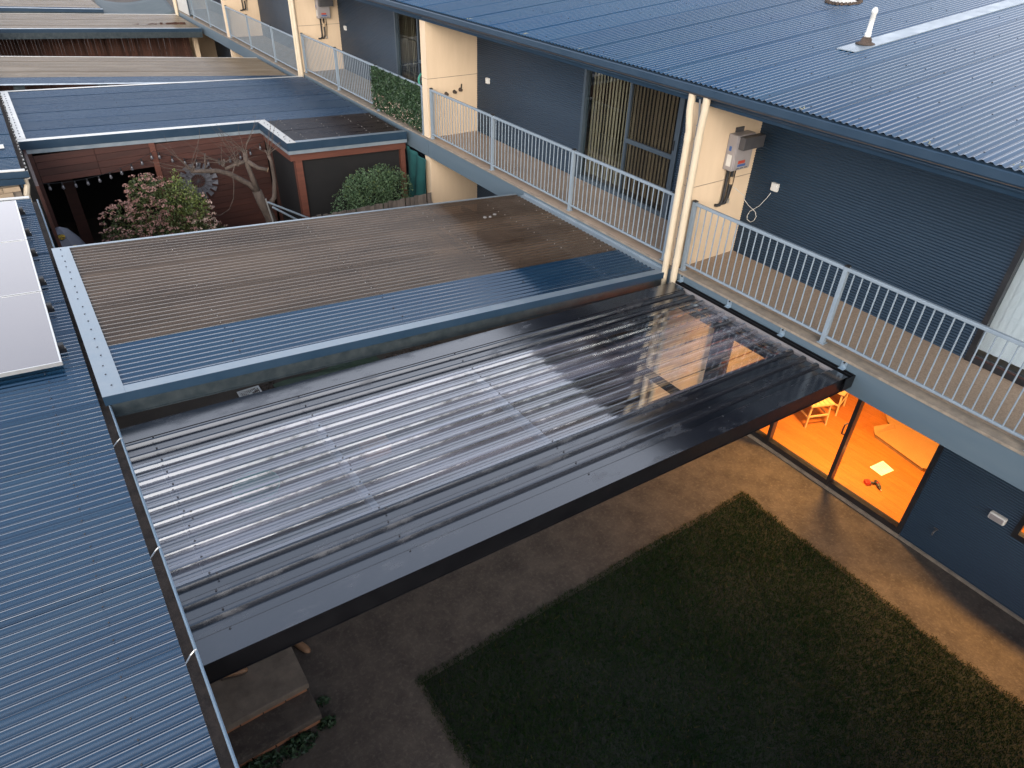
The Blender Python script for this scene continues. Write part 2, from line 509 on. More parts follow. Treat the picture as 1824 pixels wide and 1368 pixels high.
# ------------------------------------------------------------------ terrace houses
XW = 1.217
P = 7.26
ST = 2.83            # balcony floor level
RS = .09             # main roof slope
def roof_z(x): return 5.30 + RS * x
BAL = MB().tube([(0, 0, 0), (0, 0, .86)], .0085, 6).mesh('baluster', 'rail_paint')
ROOF_ME = corr_mesh('roof_sheet', 'blue_roof_upper', -.06, 10.2, .762)
PANEL_LABELS = [
    'nearest terrace house with lit orange room behind ground floor sliding doors',
    'terrace house with tiled balcony and tan vertical blinds behind its sliding door',
    'terrace house with leafy green screen tied to its balcony railing',
    'terrace house far off whose balcony shows only a plain railing and heater pipes',
    'farthest terrace house at top edge with pale lattice on its balcony',
]

def clad(parent, y0, y1, z0, z1, x=XW, name='wall_cladding'):
    pitch, amp, per = .0365, .0055, 6
    n = int((z1 - z0) / pitch * per)
    zs = np.linspace(z0, z1, n + 1)
    m = MB()
    for z in zs:
        xx = x - amp * math.cos(2 * math.pi * (z - z0) / pitch)
        m.v += [(xx, y0, float(z)), (xx, y1, float(z))]
    m.f = [(2 * i, 2 * i + 2, 2 * i + 3, 2 * i + 1) for i in range(n)]
    return m.build(name, 'cladding', parent, smooth=True)

def house(k):
    Yf = .39 + P * k              # face of the party wall at the far end (faces -Y)
    Yn = Yf - P + .22             # near end, other side of the next party wall
    dz = 0 if k < 3 else -.16
    st = ST + dz
    t = thing('terrace_house', (4.5, (Yf + Yn) / 2, 0), PANEL_LABELS[k], 'house', 'terrace houses in one row')
    # party wall in two storeys with a recessed joint
    for z0, z1 in ((-.05, st - .361), (st - .025, st + 1.165), (st + 1.177, 5.10)):
        MB().box((.02, Yf, z0), (9.2, Yf + .22, z1)).build('party_wall_panel', 'cream', t)
    MB().box((.03, Yf + .008, 0), (9.15, Yf + .212, 5.09)).build('party_wall_core', 'mortar', t)
    # balcony slab, fascia
    m = MB().box((-.004, Yn - .22, st - .36), (9.1, Yf, st - .03))
    m.build('floor_slab', 'slab_concrete', t)
    MB().box((-.022, Yn - .22, st - .032), (.145, Yf, st)).build('slab_edge', 'slab_concrete', t)
    if k == 1:
        MB().box((.147, Yn, st - .03), (XW, Yf, st - .012)).build('tile_bed', 'grout', t)
        me = MB().box((.003, .003, 0), (.297, .297, .01)).mesh('floor_tile', 'tile')
        nx, ny = 4, int((Yf - Yn) / .3)
        for i in range(nx):
            for j in range(ny + 1):
                if Yn + j * .3 + .3 <= Yf + .05:
                    inst('floor_tile', me, t, (.04 + i * .3 - .045, Yf - .3 - j * .3, st - .006))
        # a front row of edge tiles stands on the slab edge
    else:
        MB().box((.147, Yn, st - .03), (XW, Yf, st - .003)).build('balcony_floor', 'aggregate' if k == 0 else 'slab_concrete', t)
    y = Yn - .22
    MB().box((-.014, y + .004, st - .385), (-.0045, Yf - .004, st - .033)).build('fascia_plate', 'grey_steel', t)
    MB().box((-.0042, y, st - .385), (.02, Yf, st - .362)).build('fascia_flange', 'grey_steel', t)
    # upper wall: cladding, sliding door, cladding
    d0, d1 = Yf - 3.54, Yf - 5.83     # door from d0 (far) to d1 (near)
    clad(t, d0 + .03, Yf - .002, st, 5.12)
    clad(t, Yn + .002, d1 - .03, st, 5.12)
    zt = st + 2.08
    clad(t, d1 - .03, d0 + .03, zt + .06, 5.12)
    dm = (d0 + d1) / 2
    fr = MB()
    for ya in (d0, d1):
        fr.box((XW - .03, ya - .03, st), (XW + .08, ya + .03, zt + .06))
    fr.box((XW - .03, d1 + .03, st + .001), (XW + .08, d0 - .03, st + .075))
    fr.box((XW - .03, d1 + .03, zt), (XW + .08, d0 - .03, zt + .06))
    dn = 'black_trim' if k == 0 else 'glass_frame'
    door = fr.build('balcony_door', dn, t)
    MB().box((XW - .02, dm - .025, st + .077), (XW + .03, dm + .025, zt - .002)).build('door_stile', dn, door)
    MB().box((XW - .022, d1 + .032, st + .95), (XW + .01, dm - .027, st + 1.02)).build('mid_rail', dn, door)
    MB().box((XW - .021, d1 + .032, st + .077), (XW + .01, d1 + .075, zt - .002)).build('door_stile', dn, door)
    MB().box((XW + .012, d1 + .077, st + .077), (XW + .018, dm - .027, zt - .002)).build('fly_screen' if k else 'pane', 'fly_screen' if k else 'window_glass', door)
    MB().box((XW + .032, dm + .026, st + .077), (XW + .038, d0 - .031, zt - .002)).build('pane', 'window_glass', door)
    MB().box((XW - .035, d1 + .045, st + 1.1), (XW - .022, d1 + .065, st + 1.25)).build('handle', 'black_rubber', door)
    if k == 0: MB().box((XW - .034, d1 + .032, st + .0765), (XW + .0, d0 - .032, st + .088)).build('timber_trim', 'cedar', door)
    # room behind, dark
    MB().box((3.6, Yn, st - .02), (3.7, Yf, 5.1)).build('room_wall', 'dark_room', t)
    # eave
    MB().box((.07, Yn - .22, 5.10), (XW + .05, Yf, 5.125)).build('soffit', 'glass_frame', t)
    MB().prof_y([(-.03, 5.16), (.0, 5.06), (.06, 5.06), (.06, 5.28), (-.012, 5.28), (-.012, 5.17)], Yn - .22, Yf - .001).build('eave_fascia', 'blue_fascia', t)
    MB().tube([(-.035, Yn - .22, 5.13), (-.035, Yf, 5.13)], .018, 8).build('fascia_bead', 'blue_fascia', t, smooth=True)
    prof = [(-.015, 5.27), (-.02, 5.165), (-.115, 5.165), (-.145, 5.20), (-.145, 5.275), (-.125, 5.285), (-.120, 5.275), (-.135, 5.265), (-.135, 5.205), (-.11, 5.175), (-.03, 5.175), (-.025, 5.27)]
    MB().prof_y(prof, Yn - .22 + .002, Yf - .002).build('gutter', 'blue_fascia', t)
    MB().box((-.13, Yn - .22, 5.176), (-.03, Yf, 5.20)).build('gutter_silt', 'gutter_dirt', t)
    # roof sheets
    y0 = Yn - .22
    ns = 9
    w = P / ns
    th = -math.atan(RS)
    scr = []
    for i in range(ns):
        yy = y0 + i * w
        o = inst('roof_sheet', ROOF_ME, t, (0, yy, 5.30 + .002 * (i % 2)), (0, th, 0))
        o.scale = (1, w / .762, 1)
        if k < 3:
            for xr in (.12, 1.2, 2.3, 3.4, 4.5, 5.6):
                for j in (0, 3, 6):
                    scr.append((xr + random.uniform(-.02, .02), yy + (j + .0) * .0762 * w / .762, roof_z(xr) + .009))
    if scr: screws('roof_screws', 'dark_screw', t, scr, .009, .007)
    MB().box((9.1, Yn - .22, 0), (9.3, Yf, 6.05)).build('back_wall', 'cream', t)
    # ground floor front
    if k == 0:
        ground_front(t, Yf, Yn)
    else:
        clad(t, Yn + .002, Yf - .002, 0, st - .38)
    railing(t, Yf, Yn, st, k)
    if k in (0, 2, 4): downpipes(t, Yf, k, dz)
    return t

def railing(t, Yf, Yn, st, k):
    x = .062
    ys = [Yf - .08, Yf - 2.38, Yf - 4.74, Yn + .08]
    m = MB()
    m.box((x - .021, ys[3], st + .955), (x + .021, ys[0], st + .995))
    m.box((x - .016, ys[3], st + .085), (x + .016, ys[0], st + .115))
    rl = m.build('balcony_railing', 'rail_paint', t, bevel=.006)
    for y in ys:
        MB().box((x - .026, y - .026, st), (x + .026, y + .026, st + 1.0)).build('post', 'rail_paint', rl)
        MB().box((x - .028, y - .028, st + 1.001), (x + .028, y + .028, st + 1.015)).build('post_cap', 'black_rubber', rl)
        MB().box((x - .045, y - .045, st + .0005), (x + .045, y + .045, st + .008)).build('foot_plate', 'rail_paint', rl)
    for a, b in zip(ys[:-1], ys[1:]):
        n = int(round((a - b) / .1025)) - 1
        for i in range(n):
            inst('baluster', BAL, rl, (x, a + (b - a) * (i + 1) / (n + 1), st + .105))

def downpipes(t, Yf, k, dz):
    zb = .02
    for yo, kink in ((.13, .03), (-.05, -.03)):
        m = MB()
        y = Yf + yo
        pts = [(-.085, y + kink, 5.17), (-.085, y + kink, 5.02), (-.085, y + kink * .9, 4.96), (-.068, y + .0, 4.72), (-.066, y, 4.66), (-.066, y, zb)]
        m.tube(pts, .046, 14)
        m.tube([(-.066, y, 4.69), (-.066, y, 4.60)], .050, 14)
        m.tube([(-.066, y, 3.02), (-.066, y, 2.95)], .0495, 14)
        m.build('downpipe', 'cream_pipe', t, smooth=False)
    m = MB()
    for yo in (.030, .045):
        m.tube([(-.05, Yf + yo + .02, 5.12), (-.03, Yf + yo, 4.9), (-.03, Yf + yo, .1)], .007, 6)
    for i in range(16):
        z = 4.8 - i * .17
        m.box((-.042, Yf + .02, z), (-.018, Yf + .056, z + .012))
    m.build('conduit', 'grey_mark', t)

def ground_front(t, Yf, Yn):
    d0, d1 = .05, -3.33
    zt = 2.12
    clad(t, d0 + .03, Yf - .002, 0, 2.45)
    clad(t, -4.42, d1 - .03, 0.02, 2.45)
    clad(t, Yn, -6.2, 0.02, 2.45)
    clad(t, -6.2, -4.42, .02, 1.02)
    clad(t, d1 - .03, d0 + .03, zt + .05, 2.45)
    MB().box((XW - .05, d1 - .03, .0), (XW + .1, d0 + .03, .055)).build('door_sill', 'slab_concrete', t)
    MB().box((XW - .045, Yn, .0), (XW - .012, d1 - .031, .035)).build('base_edge', 'slab_concrete', t)
    fr = MB()
    js = [d0, -1.085, -2.20, d1]
    for i, y in enumerate(js):
        w = .03 if i in (0, 3) else .028
        fr.box((XW - .035, y - w, .057), (XW + .07, y + w, zt + .05))
    for a, b in zip(js[:-1], js[1:]):
        fr.box((XW - .035, b + .031, .058), (XW + .07, a - .031, .15))
        fr.box((XW - .035, b + .031, zt - .02), (XW + .07, a - .031, zt + .05))
    dr = fr.build('sliding_door', 'black_trim', t)
    for i, (a, b) in enumerate(zip(js[:-1], js[1:])):
        MB().box((XW + .01 + .015 * i, b + .03, .15), (XW + .016 + .015 * i, a - .03, zt - .02)).build('pane', 'window_glass', dr)
    MB().tube([(XW - .035, -2.165, 1.02), (XW - .075, -2.15, 1.04), (XW - .085, -2.15, 1.12), (XW - .075, -2.15, 1.20), (XW - .035, -2.165, 1.22)], .011, 8).build('handle', 'black_rubber', dr)
    # side window
    fw = MB()
    for y in (-4.45, -6.17):
        fw.box((XW - .03, y - .03, 1.02), (XW + .06, y + .03, 2.15))
    fw.box((XW - .03, -6.14, 1.02), (XW + .06, -4.48, 1.09)); fw.box((XW - .03, -6.14, 2.09), (XW + .06, -4.48, 2.15))
    win = fw.build('window', 'black_trim', t)
    MB().box((XW + .01, -6.14, 1.09), (XW + .016, -4.48, 2.09)).build('pane', 'window_glass', win)
    clad(t, -6.2, -4.42, 2.15, 2.45)
    # floor inside: single boards
    me = MB().box((.0008, .001, 0), (.1892, 1.289, .012)).mesh('floorboard', 'floorboard')
    MB().box((XW + .1, Yn, -.05), (6.0, Yf, .047)).build('subfloor', 'cardboard_edge', t)
    for i in range(24):
        off = .2 + (i * .47) % 1.05
        xb = XW + .102 + i * .19
        o = inst('floorboard', me, t, (xb, Yf - off, .048)); o.scale = (1, off / 1.29, 1)
        for j in range(1, 6):
            if Yf - off - 1.29 * j > Yn - .3: inst('floorboard', me, t, (xb, Yf - off - 1.29 * j, .048))
    MB().box((5.9, Yn, .06), (6.0, Yf, 2.46)).build('inner_wall', 'wall_paint', t)
    MB().box((XW + .1, Yf - .02, .06), (5.9, Yf - .002, 2.46)).build('inner_wall', 'wall_paint', t)
    MB().box((XW + .1, Yn, .06), (5.9, Yn + .02, 2.46)).build('inner_wall', 'wall_paint', t)
    MB().box((XW + .09, Yn + .02, 2.452), (5.9, Yf - .02, 2.466)).build('inner_ceiling', 'wall_paint', t)

H = [house(k) for k in range(5)]

# cover strip on the roof over the nearest party wall, with two vents
sm = MB()
for (x0, x1) in ((2.42, 4.3), (4.302, 6.6), (6.602, 9.5)):
    sm.slab_x(x0, x1, .06, .35, lambda x: roof_z(x) + .022, .012)
sm.build('cover_strip', 'flashing', H[0])
vp = thing('vent_pipe', (2.86, .22, roof_z(2.86)), 'white plastic vent pipe standing in a rubber boot on the roof cover strip', 'vent pipe')
MB().lathe((2.86, .22, roof_z(2.86) + .02), [(.13, 0), (.125, .012), (.075, .03), (.07, .06), (.05, .09)], 18).build('rubber_boot', 'gutter_dirt', vp, smooth=True)
MB().lathe((2.86, .22, roof_z(2.86) + .06), [(.042, 0), (.042, .10), (.034, .11), (.034, .33), (.040, .335), (.040, .37), (.026, .40), (.012, .41)], 16).build('pipe', 'white_plastic', vp, smooth=True)
rv = thing('roof_vent', (5.2, 2.2, roof_z(5.2)), 'grey round roof vent cut by the top edge of the picture', 'roof vent')
MB().lathe((5.2, 2.2, roof_z(5.2) + .01), [(.24, 0), (.22, .02), (.15, .04), (.15, .25), (.2, .3), (.2, .4), (.02, .5)], 18).build('cowl', 'pale_flashing', rv, smooth=True)
m = MB()
for i in range(26):
    a = i * 2 * math.pi / 26
    m.lathe((5.2 + .27 * math.cos(a), 2.2 + .27 * math.sin(a), roof_z(5.2 + .27 * math.cos(a)) + .005), [(.035, 0), (.03, .03), (.01, .045)], 6)
m.build('skirt', 'gutter_dirt', rv)
# lichen on the eave
for i, (y, s) in enumerate(((-.95, .03), (-2.35, .045), (-3.2, .07), (4.3, .03), (2.9, .03), (6.0, .025))):
    m = MB()
    for j in range(9):
        m.lathe((random.uniform(-.03, .08), y + random.gauss(0, s * .6), roof_z(0) + .004), [(.008, 0), (.007, .008), (.003, .010)], 6)
    m.build('lichen', 'lichen', H[0] if y < .39 else H[1], kind='stuff')

# vertical blinds behind the balcony doors
def blind(k, mat, label):
    Yf = .39 + P * k
    d0, d1 = Yf - 3.54, Yf - 5.83
    t = thing('vertical_blind', (XW + .16, (d0 + d1) / 2, ST + .1), label, 'blind')
    MB().box((XW + .13, d1, ST + 2.09), (XW + .19, d0, ST + 2.12)).build('head_rail', 'white_plastic', t)
    me = MB().box((-.0015, -.044, 0), (.0015, .044, 1.98)).mesh('slat', mat)
    n = 28
    for i in range(n):
        a = R(-24 + random.uniform(-5, 5)) if mat == 'blind_tan' else R(4 + random.uniform(-2, 2))
        o = inst('slat', me, t, (XW + .16, d1 + .05 + (d0 - d1 - .1) * i / (n - 1), ST + .1), (0, 0, a))
        if i % 9 == 4 and mat == 'blind_tan': o.hide_render = False
    return t
blind(0, 'blind_white', 'closed white blind behind the window at right edge above the grey balcony')
blind(1, 'blind_tan', 'tan vertical blind half open behind the middle balcony door')
blind(2, 'blind_tan', 'brown vertical blind in the window above the leafy screen')

# ------------------------------------------------------------------ lit room contents
def ceiling_lamp(x, y, power, label):
    t = thing('ceiling_lamp', (x, y, 2.36), label, 'lamp', 'warm ceiling lamps inside the lit room')
    MB().lathe((x, y, 2.37), [(.16, .0), (.17, .03), (.17, .08)], 20).build('lamp_body', 'lamp_glow', t)
    d = bpy.data.lights.new('lamp_light', 'AREA')
    d.shape = 'DISK'; d.size = .34; d.energy = power; d.color = (1.0, .49, .14)
    o = bpy.data.objects.new('lamp_light', d); col.objects.link(o)
    o.parent = t; o.location = (0, 0, -.01)
    return t
ceiling_lamp(1.7, -1.9, 225, 'round warm ceiling lamp inside the room over the wooden chairs')
ceiling_lamp(1.75, -5.2, 210, 'round warm ceiling lamp inside the room beside the window at right edge')

FZ = .0602
def chair(x, y, rz, label):
    t = thing('wooden_chair', (x, y, FZ), label, 'chair', 'pale wooden chairs in the lit room')
    x0, y0 = x, y
    for sx in (-1, 1):
        MB().beam((x0 + sx * .19, y0 - .19, FZ), (x0 + sx * .17, y0 - .17, FZ + .43), .024, .024, (0, 1, 0)).build('leg', 'beech', t)
        MB().beam((x0 + sx * .19, y0 + .21, FZ), (x0 + sx * .17, y0 + .17, FZ + .84), .024, .024, (0, 1, 0)).build('leg', 'beech', t)
        MB().beam((x0 + sx * .183, y0 - .18, FZ + .2), (x0 + sx * .183, y0 + .19, FZ + .2), .02, .025).build('stretcher', 'beech', t)
    MB().beam((x0 - .18, y0 - .183, FZ + .22), (x0 + .18, y0 - .183, FZ + .22), .02, .025).build('stretcher', 'beech', t)
    MB().beam((x0 - .18, y0 + .195, FZ + .27), (x0 + .18, y0 + .195, FZ + .27), .02, .025).build('stretcher', 'beech', t)
    st_ = MB().box((x0 - .21, y0 - .21, FZ + .43), (x0 + .21, y0 + .16, FZ + .455)).build('seat', 'beech', t)
    for i in range(5):
        MB().box((x0 - .205 + i * .084, y0 - .205, FZ + .456), (x0 - .205 + i * .084 + .074, y0 + .155, FZ + .466)).build('seat_slat', 'beech', st_)
    for z in (.62, .78):
        MB().beam((x0 - .17, y0 + .185, FZ + z), (x0 + .17, y0 + .185, FZ + z), .018, .06).build('back_rail', 'beech', t)
    t.rotation_euler = (0, 0, rz)
    return t
chair(2.33, -1.06, R(-22), 'wooden slatted chair nearer the glass door, partly hidden by black patio roof')
chair(2.95, -1.02, R(14), 'wooden slatted chair farther inside, behind the nearer chair')

cb = thing('cardboard_sheet', (3.2, -2.4, FZ), 'large flattened cardboard box lying on the orange floor', 'cardboard')
def poly_plate(name, mat, pts, z, t, parent):
    n = len(pts)
    m = MB().add([(x, y, z) for x, y in pts] + [(x, y, z + t) for x, y in pts],
                 [tuple(range(n))[::-1], tuple(range(n, 2 * n))] + [(i, (i + 1) % n, n + (i + 1) % n, n + i) for i in range(n)])
    return m.build(name, mat, parent)
poly_plate('panel', 'cardboard', [(2.84, -1.93), (2.70, -2.82), (3.02, -2.98), (4.1, -3.0), (4.15, -1.75), (3.5, -1.72), (3.33, -1.86), (3.26, -2.04)], FZ + .06, .008, cb)
poly_plate('panel_edge', 'cardboard_edge', [(2.845, -1.945), (2.715, -2.815), (2.76, -2.815), (2.88, -1.945)], FZ + .002, .056, cb)
MB().add([(2.84, -1.93, FZ + .068), (3.26, -2.04, FZ + .068), (3.24, -1.98, FZ + .15), (2.9, -1.85, FZ + .14)], [(0, 1, 2, 3)]).build('flap', 'cardboard', cb)
MB().add([(2.70, -2.82, FZ + .068), (3.02, -2.98, FZ + .068), (2.98, -3.06, FZ + .13), (2.72, -2.94, FZ + .12)], [(0, 1, 2, 3)]).build('flap', 'cardboard', cb)

pp = thing('paper_sheet', (2.25, -2.5, FZ), 'white sheet of paper lying on the orange floor', 'paper')
poly_plate('sheet', 'paper', [(2.42, -2.36), (2.36, -2.58), (2.08, -2.545), (2.11, -2.33)], FZ + .003, .002, pp)
m = MB()
for i in range(7):
    u = .14 + i * .11
    a = Vector((2.42, -2.36, 0)).lerp(Vector((2.11, -2.33, 0)), u); b = Vector((2.36, -2.58, 0)).lerp(Vector((2.08, -2.545, 0)), u)
    p, q = a.lerp(b, .12), a.lerp(b, .55 + .3 * ((i * 7) % 3) / 3)
    m.beam((p.x, p.y, FZ + .0058), (q.x, q.y, FZ + .0058), .006, .0006)
m.build('writing', 'ink', pp)

dr = thing('cordless_drill', (1.77, -2.6, FZ), 'black cordless drill with red battery lying on the orange floor', 'drill')
Z0 = FZ + .03
MB().tube([(1.87, -2.565, Z0), (1.845, -2.61, Z0), (1.80, -2.665, Z0), (1.785, -2.685, Z0)], [.020, .031, .030, .024], 12).build('body', 'tool_black', dr, smooth=True)
MB().tube([(1.785, -2.685, Z0), (1.768, -2.705, Z0), (1.756, -2.72, Z0)], [.02, .018, .010], 12).build('chuck', 'tool_black', dr, smooth=True)
MB().tube([(1.756, -2.72, Z0), (1.738, -2.742, Z0)], .004, 6).build('bit', 'alloy', dr)
MB().tube([(1.845, -2.60, Z0), (1.80, -2.57, Z0), (1.755, -2.535, Z0)], [.017, .015, .019], 10).build('handle', 'tool_black', dr, smooth=True)
MB().beam((1.757, -2.535, Z0), (1.70, -2.50, Z0), .085, .056).build('battery', 'tool_red', dr, bevel=.006)
MB().beam((1.765, -2.541, Z0), (1.752, -2.533, Z0), .08, .05).build('battery_foot', 'tool_black', dr)
MB().beam((1.825, -2.612, Z0 + .028), (1.81, -2.632, Z0 + .028), .02, .008).build('badge', 'tool_red', dr)

# ------------------------------------------------------------------ fittings on the terrace walls
def heater(k, label, simple=False):
    Yf = .39 + P * k
    o = Vector((0, Yf - .39, 0 if k < 3 else -.16))
    t = thing('water_heater', tuple(Vector((.75, .3, 4.17)) + o), label, 'water heater', 'gas water heaters on the balcony walls')
    def b(a, c): return MB().box(tuple(Vector(a) + o), tuple(Vector(c) + o))
    bd = b((.57, .235, 4.17), (.93, .387, 4.64)).build('casing', 'heater_grey', t, bevel=.012)
    b((.585, .222, 4.19), (.915, .234, 4.62)).build('front_cover', 'heater_grey', t, bevel=.006)
    b((.60, .13, 4.47), (1.0, .221, 4.63)).build('flue_guard', 'heater_flue', t, bevel=.005)
    b((.68, .372, 4.641), (.84, .386, 4.70)).build('hanging_bracket', 'heater_flue', t)
    b((.66, .2195, 4.265), (.80, .2215, 4.305)).build('red_label', 'red_mark', t)
    b((.66, .2195, 4.225), (.82, .2215, 4.255)).build('blue_label', 'blue_mark', t)
    b((.568, .27, 4.23), (.5695, .345, 4.38)).build('warning_sticker', 'white_plastic', t)
    b((.568, .30, 4.43), (.5695, .34, 4.49)).build('blue_label', 'blue_mark', t)
    for i in range(3):
        b((.64 + i * .085, .2192, 4.197), (.70 + i * .085, .2216, 4.205)).build('vent_slot', 'black_rubber', t)
    def tb(pts, r): return MB().tube([tuple(Vector(p) + o) for p in pts], r, 10)
    tb([(.66, .345, 4.17), (.66, .345, 3.76), (.655, .345, 3.70), (.62, .345, 3.665), (.58, .36, 3.66), (.57, .388, 3.66)], .021).build('pipe', 'black_rubber', t, smooth=True)
    tb([(.75, .345, 4.17), (.75, .345, 3.80), (.74, .345, 3.72), (.71, .345, 3.675), (.68, .36, 3.67), (.67, .388, 3.67)], .021).build('pipe', 'black_rubber', t, smooth=True)
    tb([(.745, .33, 4.05), (.745, .33, 3.95)], .026).build('valve', 'cut_wood', t)
    tb([(.82, .35, 4.17), (.83, .36, 3.95), (.80, .365, 3.7), (.80, .388, 3.64)], .009).build('cable', 'black_rubber', t)
    tb([(.79, .35, 3.72), (.81, .36, 3.66)], .018).build('tap', 'alloy', t)
heater(0, 'grey wall mounted water heater with black flue and black pipes on nearest party wall')
heater(2, 'pale water heater on the cream wall above the blue patio roof')
heater(3, 'water heater pipes on the far cream wall near the top edge')

def socket(k, label, cord):
    Yf = .39 + P * k
    y, z = Yf - .46, 3.95
    t = thing('wall_socket', (XW, y, z - .05), label, 'socket')
    MB().box((XW - .05, y - .055, z - .055), (XW - .003, y + .055, z + .055)).build('box', 'white_plastic', t, bevel=.008)
    MB().box((XW - .062, y - .045, z + .0), (XW - .051, y + .04, z + .05)).build('lid', 'white_plastic', t, bevel=.004)
    if cord:
        pts = [(.37, 3.62), (.29, 3.575), (.2, 3.54), (.14, 3.515), (.115, 3.46), (.135, 3.39), (.19, 3.35), (.25, 3.37), (.265, 3.43), (.235, 3.5), (.18, 3.55), (.1, 3.63), (.02, 3.76), (-.045, 3.9)]
        cp = []
        for i in range(len(pts) - 1):
            for u in (0, .33, .66):
                cp.append((XW - .02 - .004 * (i % 2), pts[i][0] + (pts[i + 1][0] - pts[i][0]) * u, pts[i][1] + (pts[i + 1][1] - pts[i][1]) * u))
        MB().tube([(.9, .385, 3.86), (XW - .03, .385, 3.68)] + cp, .0045, 6).build('cable', 'white_plastic', t, smooth=True)
socket(0, 'white wall socket with a dangling looped cable on nearest dark balcony wall', True)
socket(1, 'small white wall box on the dark wall of the tiled balcony', False)
socket(2, 'small white wall box on the far grey balcony wall above the blue roof', False)
for i, (x, z) in enumerate(((.45, 3.68), (.65, 3.70), (.79, 3.73))):
    t = thing('wall_tap', (x, 7.64, z), ['leftmost brown tap stub on the cream wall', 'middle brown tap stub on the cream wall', 'rightmost tap stub with upright lever on the cream wall'][i], 'tap', 'capped tap stubs on the cream wall')
    MB().lathe((x, 7.648, z), [(.04, 0), (.04, -.012), (.02, -.015), (.02, -.05), (.028, -.052), (.028, -.075)], 12, 'y').build('stub', 'gutter_dirt', t)
    if i == 2: MB().beam((x, 7.60, z + .01), (x + .01, 7.59, z + .12), .02, .016, (0, 1, 0)).build('lever', 'tool_black', t)
ol = thing('outdoor_socket', (XW - .05, -4.22, 1.1), 'pale grey weatherproof socket on the dark ground floor wall', 'light fitting')  # weatherproof power socket, holds no lamp
MB().box((XW - .07, -4.32, 1.10), (XW - .004, -4.13, 1.20)).build('casing', 'white_plastic', ol, bevel=.015)
MB().box((XW - .082, -4.30, 1.115), (XW - .071, -4.15, 1.185)).build('front_cover', 'heater_grey', ol, bevel=.006)
gt = thing('garden_tap', (XW - .06, -3.72, .42), 'small brass garden tap on the dark ground floor wall', 'tap')
MB().tube([(XW - .004, -3.72, .47), (XW - .07, -3.72, .47), (XW - .085, -3.72, .455), (XW - .085, -3.72, .41)], .012, 8).build('spout', 'heater_flue', gt)
MB().beam((XW - .05, -3.75, .51), (XW - .05, -3.69, .51), .014, .012).build('handle', 'heater_flue', gt)
# hose reel hanging on the balcony of the leafy screen
hr = thing('hose_reel', (.15, 7.98, 3.85), 'green and black hose reel behind the end of the leafy screen', 'hose reel')
m = MB()
for i in range(5):
    m.lathe((.19, 7.98 + i * .028 - .06, 3.90), [(.05, 0), (.13, .002), (.13, .024), (.05, .026)], 16, 'y')
m.build('hose', 'black_rubber', hr)
MB().lathe((.19, 7.90, 3.90), [(.03, 0), (.155, .004), (.155, .014), (.03, .016)], 18, 'y').build('reel_side', 'teal_plastic', hr)
MB().lathe((.19, 8.07, 3.90), [(.03, 0), (.155, .004), (.155, .014), (.03, .016)], 18, 'y').build('reel_side', 'teal_plastic', hr)

# leafy screen
hs = thing('leaf_screen', (.02, 9.2, 2.88), 'dark green artificial leaf screen tied to the balcony railing', 'hedge screen')
n = 5200
yy = rng.uniform(8.0, 10.36, n); zz_ = rng.uniform(2.9, 3.80, n)
zz_ += .02 * np.sin(yy * 17) + .015 * np.sin(yy * 41)
xx = .015 + rng.normal(0, .018, n)
leaf_object('leaf', 'leaf_dark', np.stack([xx, yy, zz_], 1), .034, hs, up=.1, kind='stuff')
sel = rng.random(n) < .05
leaf_object('white_flower', 'petal_pale', np.stack([xx - .02, yy, zz_], 1)[(zz_ < 3.25) & (rng.random(n) < .12)], .02, hs, kind='stuff')
leaf_object('pale_leaf', 'leaf_mid', np.stack([xx - .015, yy, zz_], 1)[sel], .03, hs, kind='stuff')
MB().box((.028, 8.0, 2.9), (.034, 10.36, 3.8)).build('backing', 'leaf_dark', hs)

# ------------------------------------------------------------------ patio roof of this yard
S0 = .058
def pz(x): return 2.679 - S0 * x      # height of the rib tops (x is negative)
RH = .040
rib_y = [.042 - .181 * i for i in range(14)]
XL, XR = -7.30, -.16
pr_ = thing('patio_roof', (-3.7, -1.05, 0), 'new black patio roof with clear ribbed panels down its middle', 'patio roof')
def ribbed(name, mat, i0, i1, lift=0.0, y_from=None, y_to=None):
    ys = []
    y = rib_y[i0] if y_from is None else y_from
    prof = []
    for i in range(i0, i1 + 1):
        c = rib_y[i]
        r = [(c + .042, -RH), (c + .026, -.007), (c + .015, 0), (c - .015, 0), (c - .026, -.007), (c - .042, -RH)]
        if i == i0: r = r[2:] if y_from is None else [(y_from, -RH)] + r
        if i == i1: r = r[:-2] if y_to is None else r + [(y_to, -RH)]
        prof += r
        if i < i1:
            # two faint stiffening lines in each pan
            for k in (() if mat == 'dark_sheet' else (.5,)):
                yc = c + (rib_y[i + 1] - c) * k
                prof += [(yc + .006, -RH), (yc, -RH + .003), (yc - .006, -RH)]
    n = len(prof)
    v, f = [], []
    segs = 14
    for k in range(segs + 1):
        x = XL + (XR - XL) * k / segs
        sag = 0.0 if mat == 'dark_sheet' else .0007 * math.sin(k * 2.1 + i0)
        v += [(x, a, pz(x) + b + lift + sag) for a, b in prof]
    for k in range(segs):
        f += [(k * n + j, k * n + j + 1, (k + 1) * n + j + 1, (k + 1) * n + j) for j in range(n - 1)]
    m = MB(); m.v, m.f = v, f
    return m.build(name, mat, pr_)
ribbed('dark_roof_panel', 'dark_sheet', 0, 2)
ribbed('clear_roof_panel', 'clear_poly', 2, 6, .004)
ribbed('clear_roof_panel', 'clear_poly', 6, 10, .006)
ribbed('dark_roof_panel', 'dark_sheet', 10, 13, .002)
MB().slab_x(XL, XR + .03, rib_y[0] + .012, .288, lambda x: pz(x) + .006, .003).slab_x(XL, XR + .03, .285, .288, lambda x: pz(x) + .003, .11).build('edge_flashing', 'dark_sheet', pr_)
MB().slab_x(XL, XR + .05, -2.505, rib_y[13] - .012, lambda x: pz(x) + .007, .003).build('edge_flashing', 'dark_sheet', pr_)
